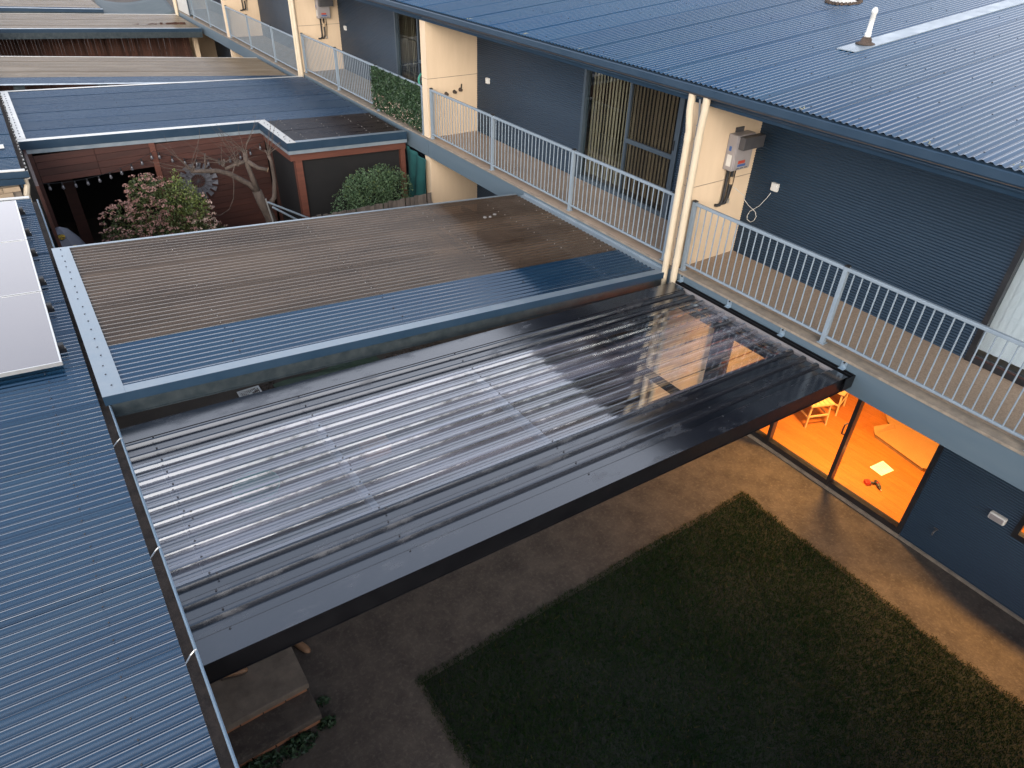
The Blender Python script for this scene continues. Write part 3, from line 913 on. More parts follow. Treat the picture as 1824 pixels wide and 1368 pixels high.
MB().slab_x(XL, XR + .05, -2.508, -2.5055, lambda x: pz(x) + .006, .185).slab_x(XL, XR + .05, -2.516, -2.508, lambda x: pz(x) - .175, .006).build('edge_fascia', 'black_metal', pr_)
MB().slab_x(XL, XR + .02, -2.48, -2.43, lambda x: pz(x) - .035, .15).build('side_beam', 'black_metal', pr_)
MB().slab_x(XL, XR + .02, .21, .26, lambda x: pz(x) - .035, .15).build('side_beam', 'black_metal', pr_)
sc_pts = []
for x in (-6.98, -5.65, -3.86, -2.06, -.42):
    MB().add([(x - .03, -2.43, pz(x) - .125), (x + .03, -2.43, pz(x) - .125), (x + .03, .21, pz(x) - .125), (x - .03, .21, pz(x) - .125),
              (x - .03, -2.43, pz(x) - .0455), (x + .03, -2.43, pz(x) - .0455), (x + .03, .21, pz(x) - .0455), (x - .03, .21, pz(x) - .0455)],
             [(0, 3, 2, 1), (4, 5, 6, 7), (0, 1, 5, 4), (1, 2, 6, 5), (2, 3, 7, 6), (3, 0, 4, 7)]).build('purlin', 'purlin_grey' if -6 < x < -3 else 'black_metal', pr_)
    if x > -.5: continue
    for i, y in enumerate(rib_y):
        sc_pts.append((x + random.uniform(-.006, .006), y, pz(x) + .008))
        if i in (6, 10): sc_pts.append((x + .05, y - .03, pz(x) + .004))
screws('panel_screws', 'dark_screw', pr_, sc_pts, .0075, .006)
# box gutter along the balcony
MB().box((-.195, -2.53, 2.57), (-.085, .30, 2.585)).build('gutter_floor', 'heater_grey', pr_)
MB().prof_y([(-.084, 2.55), (-.018, 2.55), (-.018, 2.705), (-.03, 2.705), (-.03, 2.67), (-.05, 2.67), (-.05, 2.695), (-.062, 2.695), (-.062, 2.66), (-.084, 2.66)], -2.53, .30).build('gutter_back', 'black_metal', pr_)
MB().box((-.21, -2.53, 2.54), (-.196, .30, 2.63)).build('gutter_front', 'black_metal', pr_)
MB().box((-.21, -2.542, 2.54), (-.018, -2.531, 2.705)).build('gutter_end', 'black_metal', pr_)
MB().box((-.13, -2.50, 2.586), (-.086, .28, 2.672)).build('foam_strip', 'heater_grey', pr_)
for y in (.23, -.64, -1.5, -2.37):
    m = MB().box((-.021, y - .035, 2.708), (-.0155, y + .035, 2.815)).box((-.07, y - .035, 2.708), (-.0215, y + .035, 2.714))
    b_ = m.build('bracket', 'bracket', pr_)
    MB().lathe((-.022, y, 2.785), [(.012, .0), (.012, -.008), (.006, -.010)], 8, 'x').build('bolt', 'black_rubber', b_)

# ------------------------------------------------------------------ things under the patio roof
g = thing('green_tub', (-5.92, 2.1, 0), 'green plastic tub seen blurred through the clear roof panels', 'tub')
MB().lathe((-5.92, 2.1, 0), [(.24, 0), (.31, .26), (.325, .265), (.325, .28), (.30, .28), (.23, .02)], 20).build('tub', 'teal_plastic', g, smooth=True)
c2 = thing('cardboard_box', (-4.1, 2.15, 0), 'brown cardboard box seen blurred through the clear roof panels', 'box')
MB().box((-4.32, 2.0, .0), (-3.9, 2.25, .22)).build('carton', 'shoe_tan', c2)
MB().add([(-4.32, 2.0, .221), (-3.9, 2.0, .221), (-3.92, 1.9, .26), (-4.3, 1.9, .26)], [(0, 1, 2, 3)]).build('flap', 'shoe_tan', c2)

# dividing fence under the gap between the two patio roofs
def paling_fence(y, x0, x1, z1, label, name='paling_fence', step=.105, mat='paling', fall=0.0):
    t = thing(name, ((x0 + x1) / 2, y, 0), label, 'fence')
    n = int((x1 - x0) / step)
    me = MB().box((-.048, -.008, 0), (.048, .008, 1)).mesh('paling', mat)
    for i in range(n):
        o = inst('paling', me, t, (x0 + step * (i + .5), y + random.uniform(-.006, .006), -.01), (random.uniform(-.012, .012), random.uniform(-.01, .01), 0))
        o.scale = (random.uniform(.95, 1.03), 1, z1 + random.uniform(-.02, .02) + fall * i / n)
    for z in (.35, z1 - .3):
        MB().box((x0, y + .012, z), (x1, y + .05, z + .075)).build('rail', mat, t)
    return t
dg = thing('drain_grate', (-5.25, 4.65, 0), 'white square drain grate on the ground in the gap beside the black roof', 'drain grate')
m = MB()
for a, b in (((-5.43, 4.48), (-5.40, 4.82)), ((-5.09, 4.48), (-5.06, 4.82)), ((-5.40, 4.48), (-5.09, 4.51)), ((-5.40, 4.79), (-5.09, 4.82))):
    m.box((a[0], a[1], -.004), (b[0], b[1], .02))
m.build('frame', 'white_plastic', dg)
m = MB()
for i in range(10):
    m.box((-5.39 + i * .03, 4.512, -.004), (-5.377 + i * .03, 4.788, .014))
m.build('bars', 'pale_flashing', dg)
MB().beam((-5.39, 4.52, .017), (-5.1, 4.78, .017), .02, .006).beam((-5.1, 4.52, .018), (-5.39, 4.78, .018), .02, .006).build('cross', 'white_plastic', dg)
# green tarpaulin and pebbles beside the grate
tp = MB()
nx, ny = 26, 8
for i in range(nx + 1):
    for j in range(ny + 1):
        x = -4.85 + 1.9 * i / nx; y = 4.0 + .7 * j / ny
        tp.v.append((x, y, .03 + .035 * math.sin(j * 1.7 + .35 * i) * math.sin(math.pi * i / nx) + .03 * math.sin(math.pi * j / ny)))
tp.f = [(i * (ny + 1) + j, (i + 1) * (ny + 1) + j, (i + 1) * (ny + 1) + j + 1, i * (ny + 1) + j + 1) for i in range(nx) for j in range(ny)]
tp.build('tarpaulin', 'leaf_dark', None, smooth=True, label='dark green crumpled tarpaulin on the ground in the gap beside the black roof', cat='tarpaulin')
m = MB()
for i in range(260):
    u = random.random()
    x = -4.98 + random.gauss(0, .1) if u < .45 else random.uniform(-3.2, -1.6)
    y = 4.65 + random.gauss(0, .1) if u < .45 else 4.4 + random.gauss(0, .08)
    r = random.uniform(.012, .03)
    m.lathe((x, y, -.008), [(r * .6, 0), (r, r * .4), (r * .7, r * .9), (r * .1, r * 1.05)], 6)
m.build('pebbles', 'gutter_dirt', None, kind='stuff', label='brown pebbles on the ground in the gap beside the black roof')

# ------------------------------------------------------------------ concrete steps, shoes, weeds
stp = thing('garden_steps', (-6.9, -1.0, 0), 'two worn concrete garden steps on bricks below the blue gutter', 'steps')
MB().box((-7.6, -1.17, .245), (-6.41, -.35, .33)).build('tread', 'step_concrete', stp, bevel=.012)
MB().box((-7.6, -1.47, .085), (-6.41, -1.10, .17)).build('tread', 'paving', stp, bevel=.012)
MB().box((-7.6, -1.08, .0), (-6.47, -.37, .244)).build('core', 'paving', stp)
me = MB().box((-.112, -.05, 0), (.112, .05, .07)).mesh('brick', 'orange_brick')
for y, z in ((-1.09, .172), (-1.40, .01)):
    for i in range(5):
        inst('brick', me, stp, (-6.55 - i * .235, y, z), (0, 0, random.uniform(-.03, .03)))
def shoe(x, y, z, rz, label):
    t = thing('shoe', (x, y, z), label, 'shoe', 'tan shoes poking out under the black roof edge')
    m = MB()
    rings = [(-.02, .040, .085), (.05, .042, .075), (.12, .046, .062), (.18, .044, .052), (.225, .03, .038), (.24, .012, .02)]
    n = 12
    for u, w, h in rings:
        for k in range(n):
            a = 2 * math.pi * k / n
            m.v.append((x + w * math.cos(a), y - u, z + .014 + max(0, h * (.5 + .5 * math.sin(a)))))
    for i in range(len(rings) - 1):
        for k in range(n):
            m.f.append((i * n + k, i * n + (k + 1) % n, (i + 1) * n + (k + 1) % n, (i + 1) * n + k))
    m.f.append(tuple(range((len(rings) - 1) * n, len(rings) * n))); m.f.append(tuple(reversed(range(n))))
    m.build('upper', 'shoe_tan', t, smooth=True)
    MB().tube([(x, y + .03, z + .007), (x, y - .10, z + .007), (x, y - .2, z + .007), (x, y - .235, z + .007)], [.035, .046, .044, .02], 10).build('sole', 'gutter_dirt', t)
    t.rotation_euler = (0, 0, rz)
shoe(-6.33, -.40, .0, R(25), 'tan shoe on the dark paving beside the concrete steps')
shoe(-7.12, -.62, .33, R(75), 'brown shoe on the top concrete step')
def weed(x, y, r, h, n, label):
    t = thing('weed', (x, y, 0), label, 'weed', 'weeds around the concrete steps')
    pts = []
    for i in range(n):
        a = random.uniform(0, 6.28); q = r * math.sqrt(random.random())
        pts.append((x + q * math.cos(a), y + q * math.sin(a) * .6, random.uniform(.01, h) * (1.1 - q / r)))
    leaf_object('foliage', 'leaf_dark', pts, .03, t)
    m = MB()
    for i in range(5):
        a = random.uniform(0, 6.28)
        m.tube([(x, y, 0), (x + r * .5 * math.cos(a), y + r * .3 * math.sin(a), h * .7)], .003, 5)
    m.build('stem', 'leaf_dark', t)
weed(-6.34, -1.25, .08, .12, 90, 'small broad leaved weed at the corner between the two steps')
weed(-6.38, -1.50, .10, .13, 110, 'weed at the front right corner of the lower step')
weed(-6.70, -1.55, .19, .10, 260, 'dark weed patch along the front of the lower step')
weed(-7.12, -1.56, .24, .12, 340, 'dark weed patch at the foot of the steps beside the blue gutter')

# ------------------------------------------------------------------ garden house at the left
LS = .078
def lz(x): return 3.25 - LS * (x + 7.285)
LROOF = corr_mesh('roof_sheet', 'blue_roof', -5.0, 0, .762, per=12)
def left_house(y0, y1, label, near):
    t = thing('garden_house', (-9.5, (y0 + y1) / 2, 0), label, 'house', 'low houses along the left edge')
    n = int(round((y1 - y0) / .762)); w = (y1 - y0) / n
    sc = []
    for i in range(n):
        o = inst('roof_sheet', LROOF, t, (-7.287, y0 + i * w, 3.25 + .003 * (i % 2)), (0, math.atan(LS), 0))
        o.scale = (1, (w + .01) / .762, 1)
        for xr in (-7.62, -8.55, -9.5):
            for j in (1, 3, 5, 7, 9):
                sc.append((xr + random.uniform(-.012, .012), y0 + i * w + j * .0762 * (w + .01) / .762, lz(xr) + .006 - .0))
    # screws sit on the crests
    sc = [(x, y - .0381 + .0381 * 2, z + .004) for x, y, z in sc]
    screws('roof_screws', 'dark_screw', t, sc, .006, .006)
    gm = 'gutter_blue' if near else 'pale_flashing'
    prof = [(-7.345, 3.22), (-7.345, 3.105), (-7.225, 3.105), (-7.205, 3.125), (-7.205, 3.215), (-7.213, 3.225), (-7.223, 3.215), (-7.219, 3.208), (-7.219, 3.13), (-7.23, 3.117), (-7.335, 3.117), (-7.335, 3.22)]
    MB().prof_y(prof, y0, y1).build('gutter', gm, t)
    MB().box((-7.334, y0, 3.118), (-7.221, y1, 3.188)).build('gutter_silt', 'gutter_dirt', t)
    MB().box((-7.37, y0, 2.98), (-7.346, y1, 3.2)).build('fascia', 'blue_fascia', t)
    MB().box((-11.9, y0 + .15, 0), (-7.62, y1 - .12, 3.08)).build('wall', 'blond_brick', t)
    MB().box((-7.62, y0 + .1, 3.06), (-7.37, y1 - .1, 3.075)).build('soffit', 'pale_flashing', t)
    if near:
        for y in (-3.6, -2.47, -1.48, -.04):
            MB().tube([(-7.31, y - .045, 3.19), (-7.285, y - .03, 3.20), (-7.25, y, 3.212), (-7.224, y + .006, 3.228), (-7.208, y + .008, 3.226)], .006, 6).build('gutter_strap', 'alloy', t)
    return t
LH = left_house(-5.4, 6.5, 'low house with blue corrugated roof and dirty gutter at lower left', True)
MB().slab_x(-12.2, -7.3, 6.47, 6.56, lambda x: lz(x) + .02, .012).build('barge_flashing', 'pale_flashing', LH)
LH2 = left_house(7.92, 34, 'far low house with bright gutter and blond brick end wall at left edge', False)
MB().slab_x(-12.2, -7.24, 7.86, 7.96, lambda x: lz(x) + .02, .012).build('barge_flashing', 'pale_flashing', LH2)
MB().slab_x(-12.2, -7.205, 7.855, 7.875, lambda x: lz(x) + .005, .10).build('barge_board', 'blue_fascia', LH2)
MB().slab_x(-12.2, -7.30, 7.88, 7.9, lambda x: lz(x) - .11, .10).build('barge_board', 'blue_fascia', LH2)
me = MB().box((.004, 0, .004), (.236, .1, .082)).mesh('brick', 'blond_brick')
MB().box((-9.0, 8.0, 0), (-7.40, 8.06, 3.02)).build('brick_backing', 'mortar', LH2)
for r in range(18):
    for i in range(6):
        inst('brick', me, LH2, (-7.635 - i * .24 - (r % 2) * .12, 7.955, 2.92 - r * .086))
MB().tube([(-7.29, 7.97, 3.10), (-7.29, 7.965, 3.0), (-7.34, 7.93, 2.86), (-7.345, 7.92, 2.7), (-7.32, 7.91, 2.5), (-7.31, 7.91, .0)], .045, 12).build('downpipe', 'cream_pipe', LH2)
m = MB()
for i in range(40):
    y = 8.0 + i * .22
    m.lathe((-7.214, y, 3.23), [(.012, 0), (.012, .02), (.004, .03)], 6)
m.tube([(-7.214 + .02 * math.sin(i * 1.3), 8.0 + i * .1, 3.235 + .01 * math.sin(i * 2)) for i in range(60)], .006, 5)
m.build('light_cable', 'black_rubber', LH2)
ant = thing('roof_box', (-7.62, 9.3, lz(-7.6)), 'small white aerial bracket on the far left roof at picture edge', 'aerial')
MB().box((-7.72, 9.2, lz(-7.6) + .02), (-7.42, 9.26, lz(-7.6) + .07)).box((-7.72, 9.26, lz(-7.6) - .01), (-7.68, 9.3, lz(-7.6) + .3)).build('arm', 'white_plastic', ant)
MB().box((-7.74, 10.4, lz(-7.6) + .02), (-7.46, 10.45, lz(-7.6) + .06)).build('arm', 'white_plastic', ant)

# solar panels
for i, (y0, y1) in enumerate(((1.2, 2.845), (2.865, 4.455), (4.475, 6.02))):
    lab = ['lowest solar panel on the left roof with bright reflection, nearest the camera', 'middle solar panel of the row on the left roof', 'farthest solar panel of the row, beside the end of the left roof'][i]
    t = thing('solar_panel', (-7.95, (y0 + y1) / 2, lz(-7.95)), lab, 'solar panel', 'solar panels on the left roof')
    pzf = lambda x: lz(x) + .145
    MB().slab_x(-8.46, -7.475, y0 + .012, y1 - .012, lambda x: pzf(x) - .002, .03).build('glass', 'solar_glass', t)
    f = MB()
    f.slab_x(-8.48, -7.46, y0, y0 + .012, pzf, .04).slab_x(-8.48, -7.46, y1 - .012, y1, pzf, .04)
    f.slab_x(-7.475, -7.46, y0 + .0121, y1 - .0121, pzf, .04).slab_x(-8.48, -8.46, y0 + .0121, y1 - .0121, pzf, .04)
    f.build('frame', 'alloy', t)
    for yq in (y0 + .35, y1 - .35):
        MB().slab_x(-8.5, -7.40, yq - .02, yq + .02, lambda x: lz(x) + .10, .045).build('mounting_rail', 'black_trim', t)
        MB().slab_x(-7.458, -7.41, yq - .03, yq + .03, lambda x: lz(x) + .15, .05).build('clamp', 'black_rubber', t)

# ------------------------------------------------------------------ the neighbours' patio roofs
def corr_roof(t, mat, x0, x1, y0, y1, z0, s, per=8, w=.762):
    """corrugated sheets between y0 and y1; height z0 at x=0, rising by s per metre towards -x"""
    n = max(1, int(round((y1 - y0) / w))); ww = (y1 - y0) / n
    L = (x1 - x0) * math.sqrt(1 + s * s)
    me = corr_mesh('roof_sheet', mat, 0, L, .762, per=per)
    for i in range(n):
        o = inst('roof_sheet', me, t, (x0, y0 + i * ww, z0 - s * x0 + .003 * (i % 2)), (0, math.atan(s), 0))
        o.scale = (1, ww / .762, 1)

NS, NZ = .083, 2.715
def nz(x): return NZ - NS * x
t = thing('patio_roof', (-3.6, 2.35, 0), 'patio roof with brown translucent sheets and a blue strip along its front', 'patio roof')
corr_roof(t, 'bronze_poly', -7.1, -4.05, 1.44, 4.16, NZ + .006, NS, 12, .91)
corr_roof(t, 'bronze_poly', -4.25, -2.0, 1.44, 4.16, NZ + .003, NS, 12, .91)
corr_roof(t, 'bronze_poly', -2.2, -.13, 1.44, 4.16, NZ, NS, 12, .91)
corr_roof(t, 'blue_roof', -7.1, -.13, .58, 1.44, NZ + .004, NS, 10, .86)
MB().slab_x(-7.24, -7.055, .502, 4.2, lambda x: nz(x) + .022, .004).slab_x(-7.244, -7.24, .502, 4.2, lambda x: nz(x) + .022, .10).build('side_flashing', 'flashing', t)
MB().slab_x(-7.054, -.10, .502, .625, lambda x: nz(x) + .024, .004).build('front_flashing', 'flashing', t)
MB().slab_x(-7.245, -.10, .494, .5015, lambda x: nz(x) + .0245, .095).build('front_fascia', 'blue_fascia', t)
MB().slab_x(-7.2, -.10, .515, .56, lambda x: nz(x) - .071, .15).slab_x(-7.2, -.10, .50, .515, lambda x: nz(x) - .208, .012).build('front_beam', 'galv_beam', t)
MB().slab_x(-7.24, -.14, 4.16, 4.2, lambda x: nz(x) + .020, .004).slab_x(-7.24, -.14, 4.2, 4.206, lambda x: nz(x) + .02, .1).build('back_flashing', 'flashing', t)
MB().slab_x(-.128, -.03, .56, 4.1, lambda x: 2.735, .012).slab_x(-.03, -.0155, .56, 4.1, lambda x: 2.77, .05).build('wall_flashing', 'flashing', t)
for i in range(8):
    x = -6.9 + i * .93
    MB().box((x - .02, .62, nz(x) - .12), (x + .02, 4.1, nz(x) - .03)).build('purlin', 'galv_beam' if i % 2 else 'cedar', t)
MB().slab_x(-7.1, -.2, 3.95, 4.0, lambda x: nz(x) - .13, .15).build('back_beam', 'galv_beam', t)
pts = [(-7.15 + random.uniform(-.012, .012), .7 + i * .19 + random.uniform(-.03, .03), nz(-7.15) + .024) for i in range(19)]
screws('flashing_screws', 'dark_screw', t, pts, .008, .006)
pts = []
for x in (-5.95, -4.1, -2.2, -.95, -.3):
    for j in range(16):
        if random.random() < .8: pts.append((x + random.uniform(-.015, .015), 1.5 + j * .0762 * 2.2, nz(x) + .012))
screws('sheet_screws', 'poly_screw', t, pts, .0065, .008)
pts = [(x, y, nz(x) + .012) for x in (-5.95, -4.1, -2.2, -.95) for y in (.6, .83, 1.06, 1.36)]
screws('strip_screws', 'dark_screw', t, pts, .010, .008)
pts = [(-1.35 + .12 * i + random.uniform(-.03, .03), 3.35 + random.uniform(-.03, .03), nz(-1.3) + .012) for i in range(3)]
MB().lathe(pts[0], [(.03, 0), (.03, .012), (.01, .02)], 7).lathe(pts[1], [(.025, 0), (.02, .012), (.01, .02)], 7).lathe(pts[2], [(.03, 0), (.03, .012), (.01, .02)], 7).build('bird_dropping', 'poly_screw', t, kind='stuff')
MB().beam((-.14, 3.98, 1.2), (-.14, 3.98, 2.6), .08, .08, (0, 1, 0)).build('post', 'galv_beam', t)

# third yard: blue roof with a stepped front, cedar walls
TS, TZ = .044, 2.76
def tz(x): return TZ - TS * x
t3 = thing('patio_roof', (-3.6, 11.6, 0), 'blue corrugated patio roof with stepped pale edge over cedar walls', 'patio roof')
corr_roof(t3, 'blue_roof_old', -7.1, -.13, 10.32, 14.62, TZ, TS)
corr_roof(t3, 'smoke_poly_dark', -2.62, -.13, 8.56, 10.32, TZ - .004, TS)
FL = 'pale_flashing'
MB().slab_x(-7.22, -2.77, 10.26, 10.42, lambda x: tz(x) + .022, .004).build('front_flashing', FL, t3)
MB().slab_x(-2.768, -2.58, 8.47, 10.42, lambda x: tz(x) + .023, .004).build('step_flashing', FL, t3)
MB().slab_x(-2.578, -.10, 8.47, 8.60, lambda x: tz(x) + .022, .004).build('front_flashing', 'flashing', t3)
MB().slab_x(-7.22, -7.06, 10.422, 14.7, lambda x: tz(x) + .026, .004).build('side_flashing', FL, t3)
MB().slab_x(-7.1, -.13, 14.62, 14.72, lambda x: tz(x) + .024, .004).build('back_flashing', FL, t3)
MB().slab_x(-7.22, -2.772, 10.252, 10.259, lambda x: tz(x) + .022, .16).slab_x(-2.778, -2.771, 8.465, 10.259, lambda x: tz(x) + .022, .16).slab_x(-2.771, -.10, 8.462, 8.469, lambda x: tz(x) + .022, .16).build('fascia', 'blue_fascia', t3)
MB().slab_x(-7.2, -2.76, 10.262, 10.29, lambda x: tz(x) - .139, .075).slab_x(-2.765, -2.735, 8.475, 10.262, lambda x: tz(x) - .139, .075).slab_x(-2.735, -.10, 8.475, 8.50, lambda x: tz(x) - .139, .075).build('galvanised_beam', 'flashing', t3)
pts = [(-2.68 + random.uniform(-.04, .04), 8.6 + i * .17, tz(-2.68) + .025) for i in range(10)] + [(-7.14, 10.6 + i * .22, tz(-7.14) + .028) for i in range(18)]
screws('flashing_screws', 'dark_screw', t3, pts, .012, .008)
pts = [(x + random.uniform(-.03, .03), 8.7 + j * .17, tz(x) + .012) for x in (-2.3, -1.55, -.85, -.25) for j in range(10) if random.random() < .75]
screws('sheet_screws', 'poly_screw', t3, pts, .009, .01)
pts = [(x + random.uniform(-.02, .02), 10.5 + j * .305, tz(x) + .012) for x in (-6.3, -5.1, -3.9, -2.7, -1.5) for j in range(13)]
screws('roof_screws', 'dark_screw', t3, pts, .007, .007)
# cedar room under it
cr = thing('cedar_room', (-4.5, 11, 0), 'red brown cedar clad outdoor room with dark openings under the blue roof', 'outdoor room')
bt = tz(-4) - .215
nb = 21
me_l = MB().box((0, 0, .003), (2.22, .02, .128)).mesh('board', 'cedar')
for i in range(nb):
    z = bt - .131 * (i + 1) - .0
    if z < -.02: break
    inst('board', me_l, cr, (-4.92, 10.30, z))
    if i < 4: 
        for q in range(2):
            o = inst('board', me_l, cr, (-7.05 + q * 1.03, 10.30, z + .08)); o.scale = (.46, 1, 1)
MB().box((-7.1, 10.325, 0), (-2.72, 10.36, bt)).box((-2.72, 10.3, 0), (-2.7, 10.36, bt)).build('backing', 'dark_screen', cr) if False else None
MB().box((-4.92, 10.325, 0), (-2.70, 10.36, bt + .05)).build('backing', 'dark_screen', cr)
MB().box((-5.03, 10.265, 0), (-4.925, 10.36, bt + .08)).build('post', 'cedar_beam', cr)
MB().box((-7.14, 10.265, 0), (-7.06, 10.36, bt + .15)).build('post', 'cedar', cr)
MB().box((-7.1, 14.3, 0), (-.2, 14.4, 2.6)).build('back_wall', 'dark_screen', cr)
MB().box((-7.18, 8.0, 0), (-7.13, 14.3, 2.95)).build('side_wall', 'cedar', cr)
MB().box((-6.72, 11.6, 0), (-6.5, 11.7, 2.7)).build('post', 'cedar', cr)
MB().box((-2.62, 8.58, 0), (-2.48, 8.72, tz(-2.6) - .36)).build('post', 'cedar_beam', cr)
MB().box((-.22, 8.58, 0), (-.11, 8.70, tz(-.2) - .36)).build('post', 'cedar_beam', cr)
MB().slab_x(-2.72, -.10, 8.56, 8.63, lambda x: tz(x) - .2145, .16).build('beam', 'cedar_beam', cr)
MB().slab_x(-2.72, -2.66, 8.64, 10.28, lambda x: tz(-2.7) - .2145, .16).build('beam', 'cedar_beam', cr)
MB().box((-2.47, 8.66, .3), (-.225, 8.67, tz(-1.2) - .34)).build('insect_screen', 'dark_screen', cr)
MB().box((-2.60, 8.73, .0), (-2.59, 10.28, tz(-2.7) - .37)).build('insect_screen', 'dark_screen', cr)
MB().box((-2.66, 10.18, 0), (-2.56, 10.28, tz(-2.7) - .37)).build('post', 'cedar', cr)
# wheel shaped wall ornament
wo = thing('wall_ornament', (-4.26, 10.28, 1.85), 'round metal wall ornament of grey blades on the cedar wall', 'wall art')
me = MB().add([(.155, -.012, -.028), (.285, -.02, -.05), (.285, -.006, .05), (.155, -.012, .028), (.155, -.004, -.028), (.285, -.012, -.05), (.285, .002, .05), (.155, -.004, .028)],
              [(0, 1, 2, 3), (7, 6, 5, 4), (0, 4, 5, 1), (1, 5, 6, 2), (2, 6, 7, 3), (3, 7, 4, 0)]).mesh('blade', 'blade_grey')
me2 = MB().add([(.27, -.03, -.035), (.40, -.045, -.05), (.40, -.025, .05), (.27, -.03, .035), (.27, -.02, -.035), (.40, -.035, -.05), (.40, -.015, .05), (.27, -.02, .035)],
               [(0, 1, 2, 3), (7, 6, 5, 4), (0, 4, 5, 1), (1, 5, 6, 2), (2, 6, 7, 3), (3, 7, 4, 0)]).mesh('blade', 'blade_grey')
for i in range(16):
    inst('blade', me, wo, (-4.26, 10.27, 1.85), (0, i * 2 * math.pi / 16, 0))
    inst('blade', me2, wo, (-4.26, 10.27, 1.85), (0, (i + .5) * 2 * math.pi / 16, 0))
MB().tube([(-4.26 + .15 * math.cos(a), 10.268, 1.85 + .15 * math.sin(a)) for a in np.linspace(0, 2 * math.pi, 25)], .010, 6).build('ring', 'heater_flue', wo)
m = MB()
for i in range(16):
    a = i * 2 * math.pi / 16
    m.tube([(-4.26, 10.265, 1.85), (-4.26 + .27 * math.cos(a), 10.262, 1.85 + .27 * math.sin(a))], .004, 5)
m.build('spokes', 'heater_flue', wo)
# string lights
sl = thing('string_light', (-6.2, 9.5, 2.4), 'string of unlit glass bulbs hanging across the dark opening', 'string light')
def sag(p, q, n, d): return [tuple(Vector(p).lerp(Vector(q), i / n) - Vector((0, 0, d * 4 * (i / n) * (1 - i / n)))) for i in range(n + 1)]
wire = sag((-7.12, 9.5, 2.52), (-4.98, 10.2, 2.62), 30, .16) + sag((-4.98, 10.2, 2.62), (-2.7, 10.15, 2.55), 30, .30)
MB().tube(wire, .004, 5).build('cord', 'black_rubber', sl)
M('bulb_glass', (.08, .08, .09), (.13, .13, .14), 30, .15, spec=.7)
for i in range(2, 60, 3):
    p = wire[i]
    b_ = MB().lathe((p[0], p[1], p[2] - .14), [(.006, 0), (.026, .02), (.03, .04), (.02, .075), (.013, .09)], 10).build('bulb', 'bulb_glass', sl, smooth=True)
    MB().lathe((p[0], p[1], p[2] - .052), [(.016, 0), (.016, .04), (.008, .05)], 8).build('bulb_holder', 'black_rubber', b_)

# shade cloth below the balcony
m = MB()
nx, nz_ = 14, 16
for i in range(nx + 1):
    for j in range(nz_ + 1):
        y = 8.62 - .92 * i / nx
        z = 2.44 - 1.65 * j / nz_ - (.10 * (i / nx) ** 2 if j == 0 else 0)
        m.v.append((-.06 + .03 * math.sin(i * 1.1 + .3 * j) + .045 * (j / nz_) * math.sin(i * .7), y, z))
m.f = [(i * (nz_ + 1) + j, (i + 1) * (nz_ + 1) + j, (i + 1) * (nz_ + 1) + j + 1, i * (nz_ + 1) + j + 1) for i in range(nx) for j in range(nz_)]
so = m.build('shade_cloth', 'shade_cloth', None, smooth=True, label='dark teal shade cloth hanging below the balcony beside the cedar post', cat='shade cloth')
sd = so.modifiers.new('thickness', 'SOLIDIFY'); sd.thickness = .006

paling_fence(7.52, -7.1, -.02, 1.70, 'weathered grey paling fence behind the brown patio roof')

# ------------------------------------------------------------------ plants of the third yard
def blob_points(n, lobes, shell=.55):
    out = []
    lobes = [(np.array(c), np.array(r)) for c, r in lobes]
    wts = np.array([r[0] * r[1] for c, r in lobes]); wts = wts / wts.sum()
    for i in rng.choice(len(lobes), n, p=wts):
        c, r = lobes[i]
        d = rng.normal(0, 1, 3); d /= np.linalg.norm(d)
        q = (shell + (1 - shell) * rng.random()) * (1 + .10 * math.sin(7 * d[0] + 3 * i) * math.sin(6 * d[2] + i))
        out.append(c + d * r * q)
    return np.array(out)
def round_bush():
    t = thing('round_bush', (-1.25, 8.0, 0), 'clipped round green bush in front of the dark screened room', 'bush')
    lobes = [((-1.28, 7.98, 1.7), (.62, .36, .62)), ((-1.75, 7.98, 1.5), (.45, .34, .5)), ((-.75, 7.98, 1.72), (.45, .34, .5)), ((-1.3, 7.98, 1.1), (.75, .33, .6)), ((-1.0, 7.95, 2.02), (.36, .3, .34)), ((-1.55, 7.98, 1.95), (.36, .3, .3))]
    leaf_object('crown', 'leaf_mid', blob_points(11000, lobes, .62), .026, t, up=.2)
    p = blob_points(500, lobes, .98)
    leaf_object('young_shoots', 'leaf_lime', p[p[:, 2] > 1.7], .018, t, up=.8)
    MB().tube([(-1.25, 8.0, 0), (-1.27, 8.0, .7), (-1.2, 8, 1.4)], [.05, .04, .02], 8).build('trunk', 'bark', t)
round_bush()
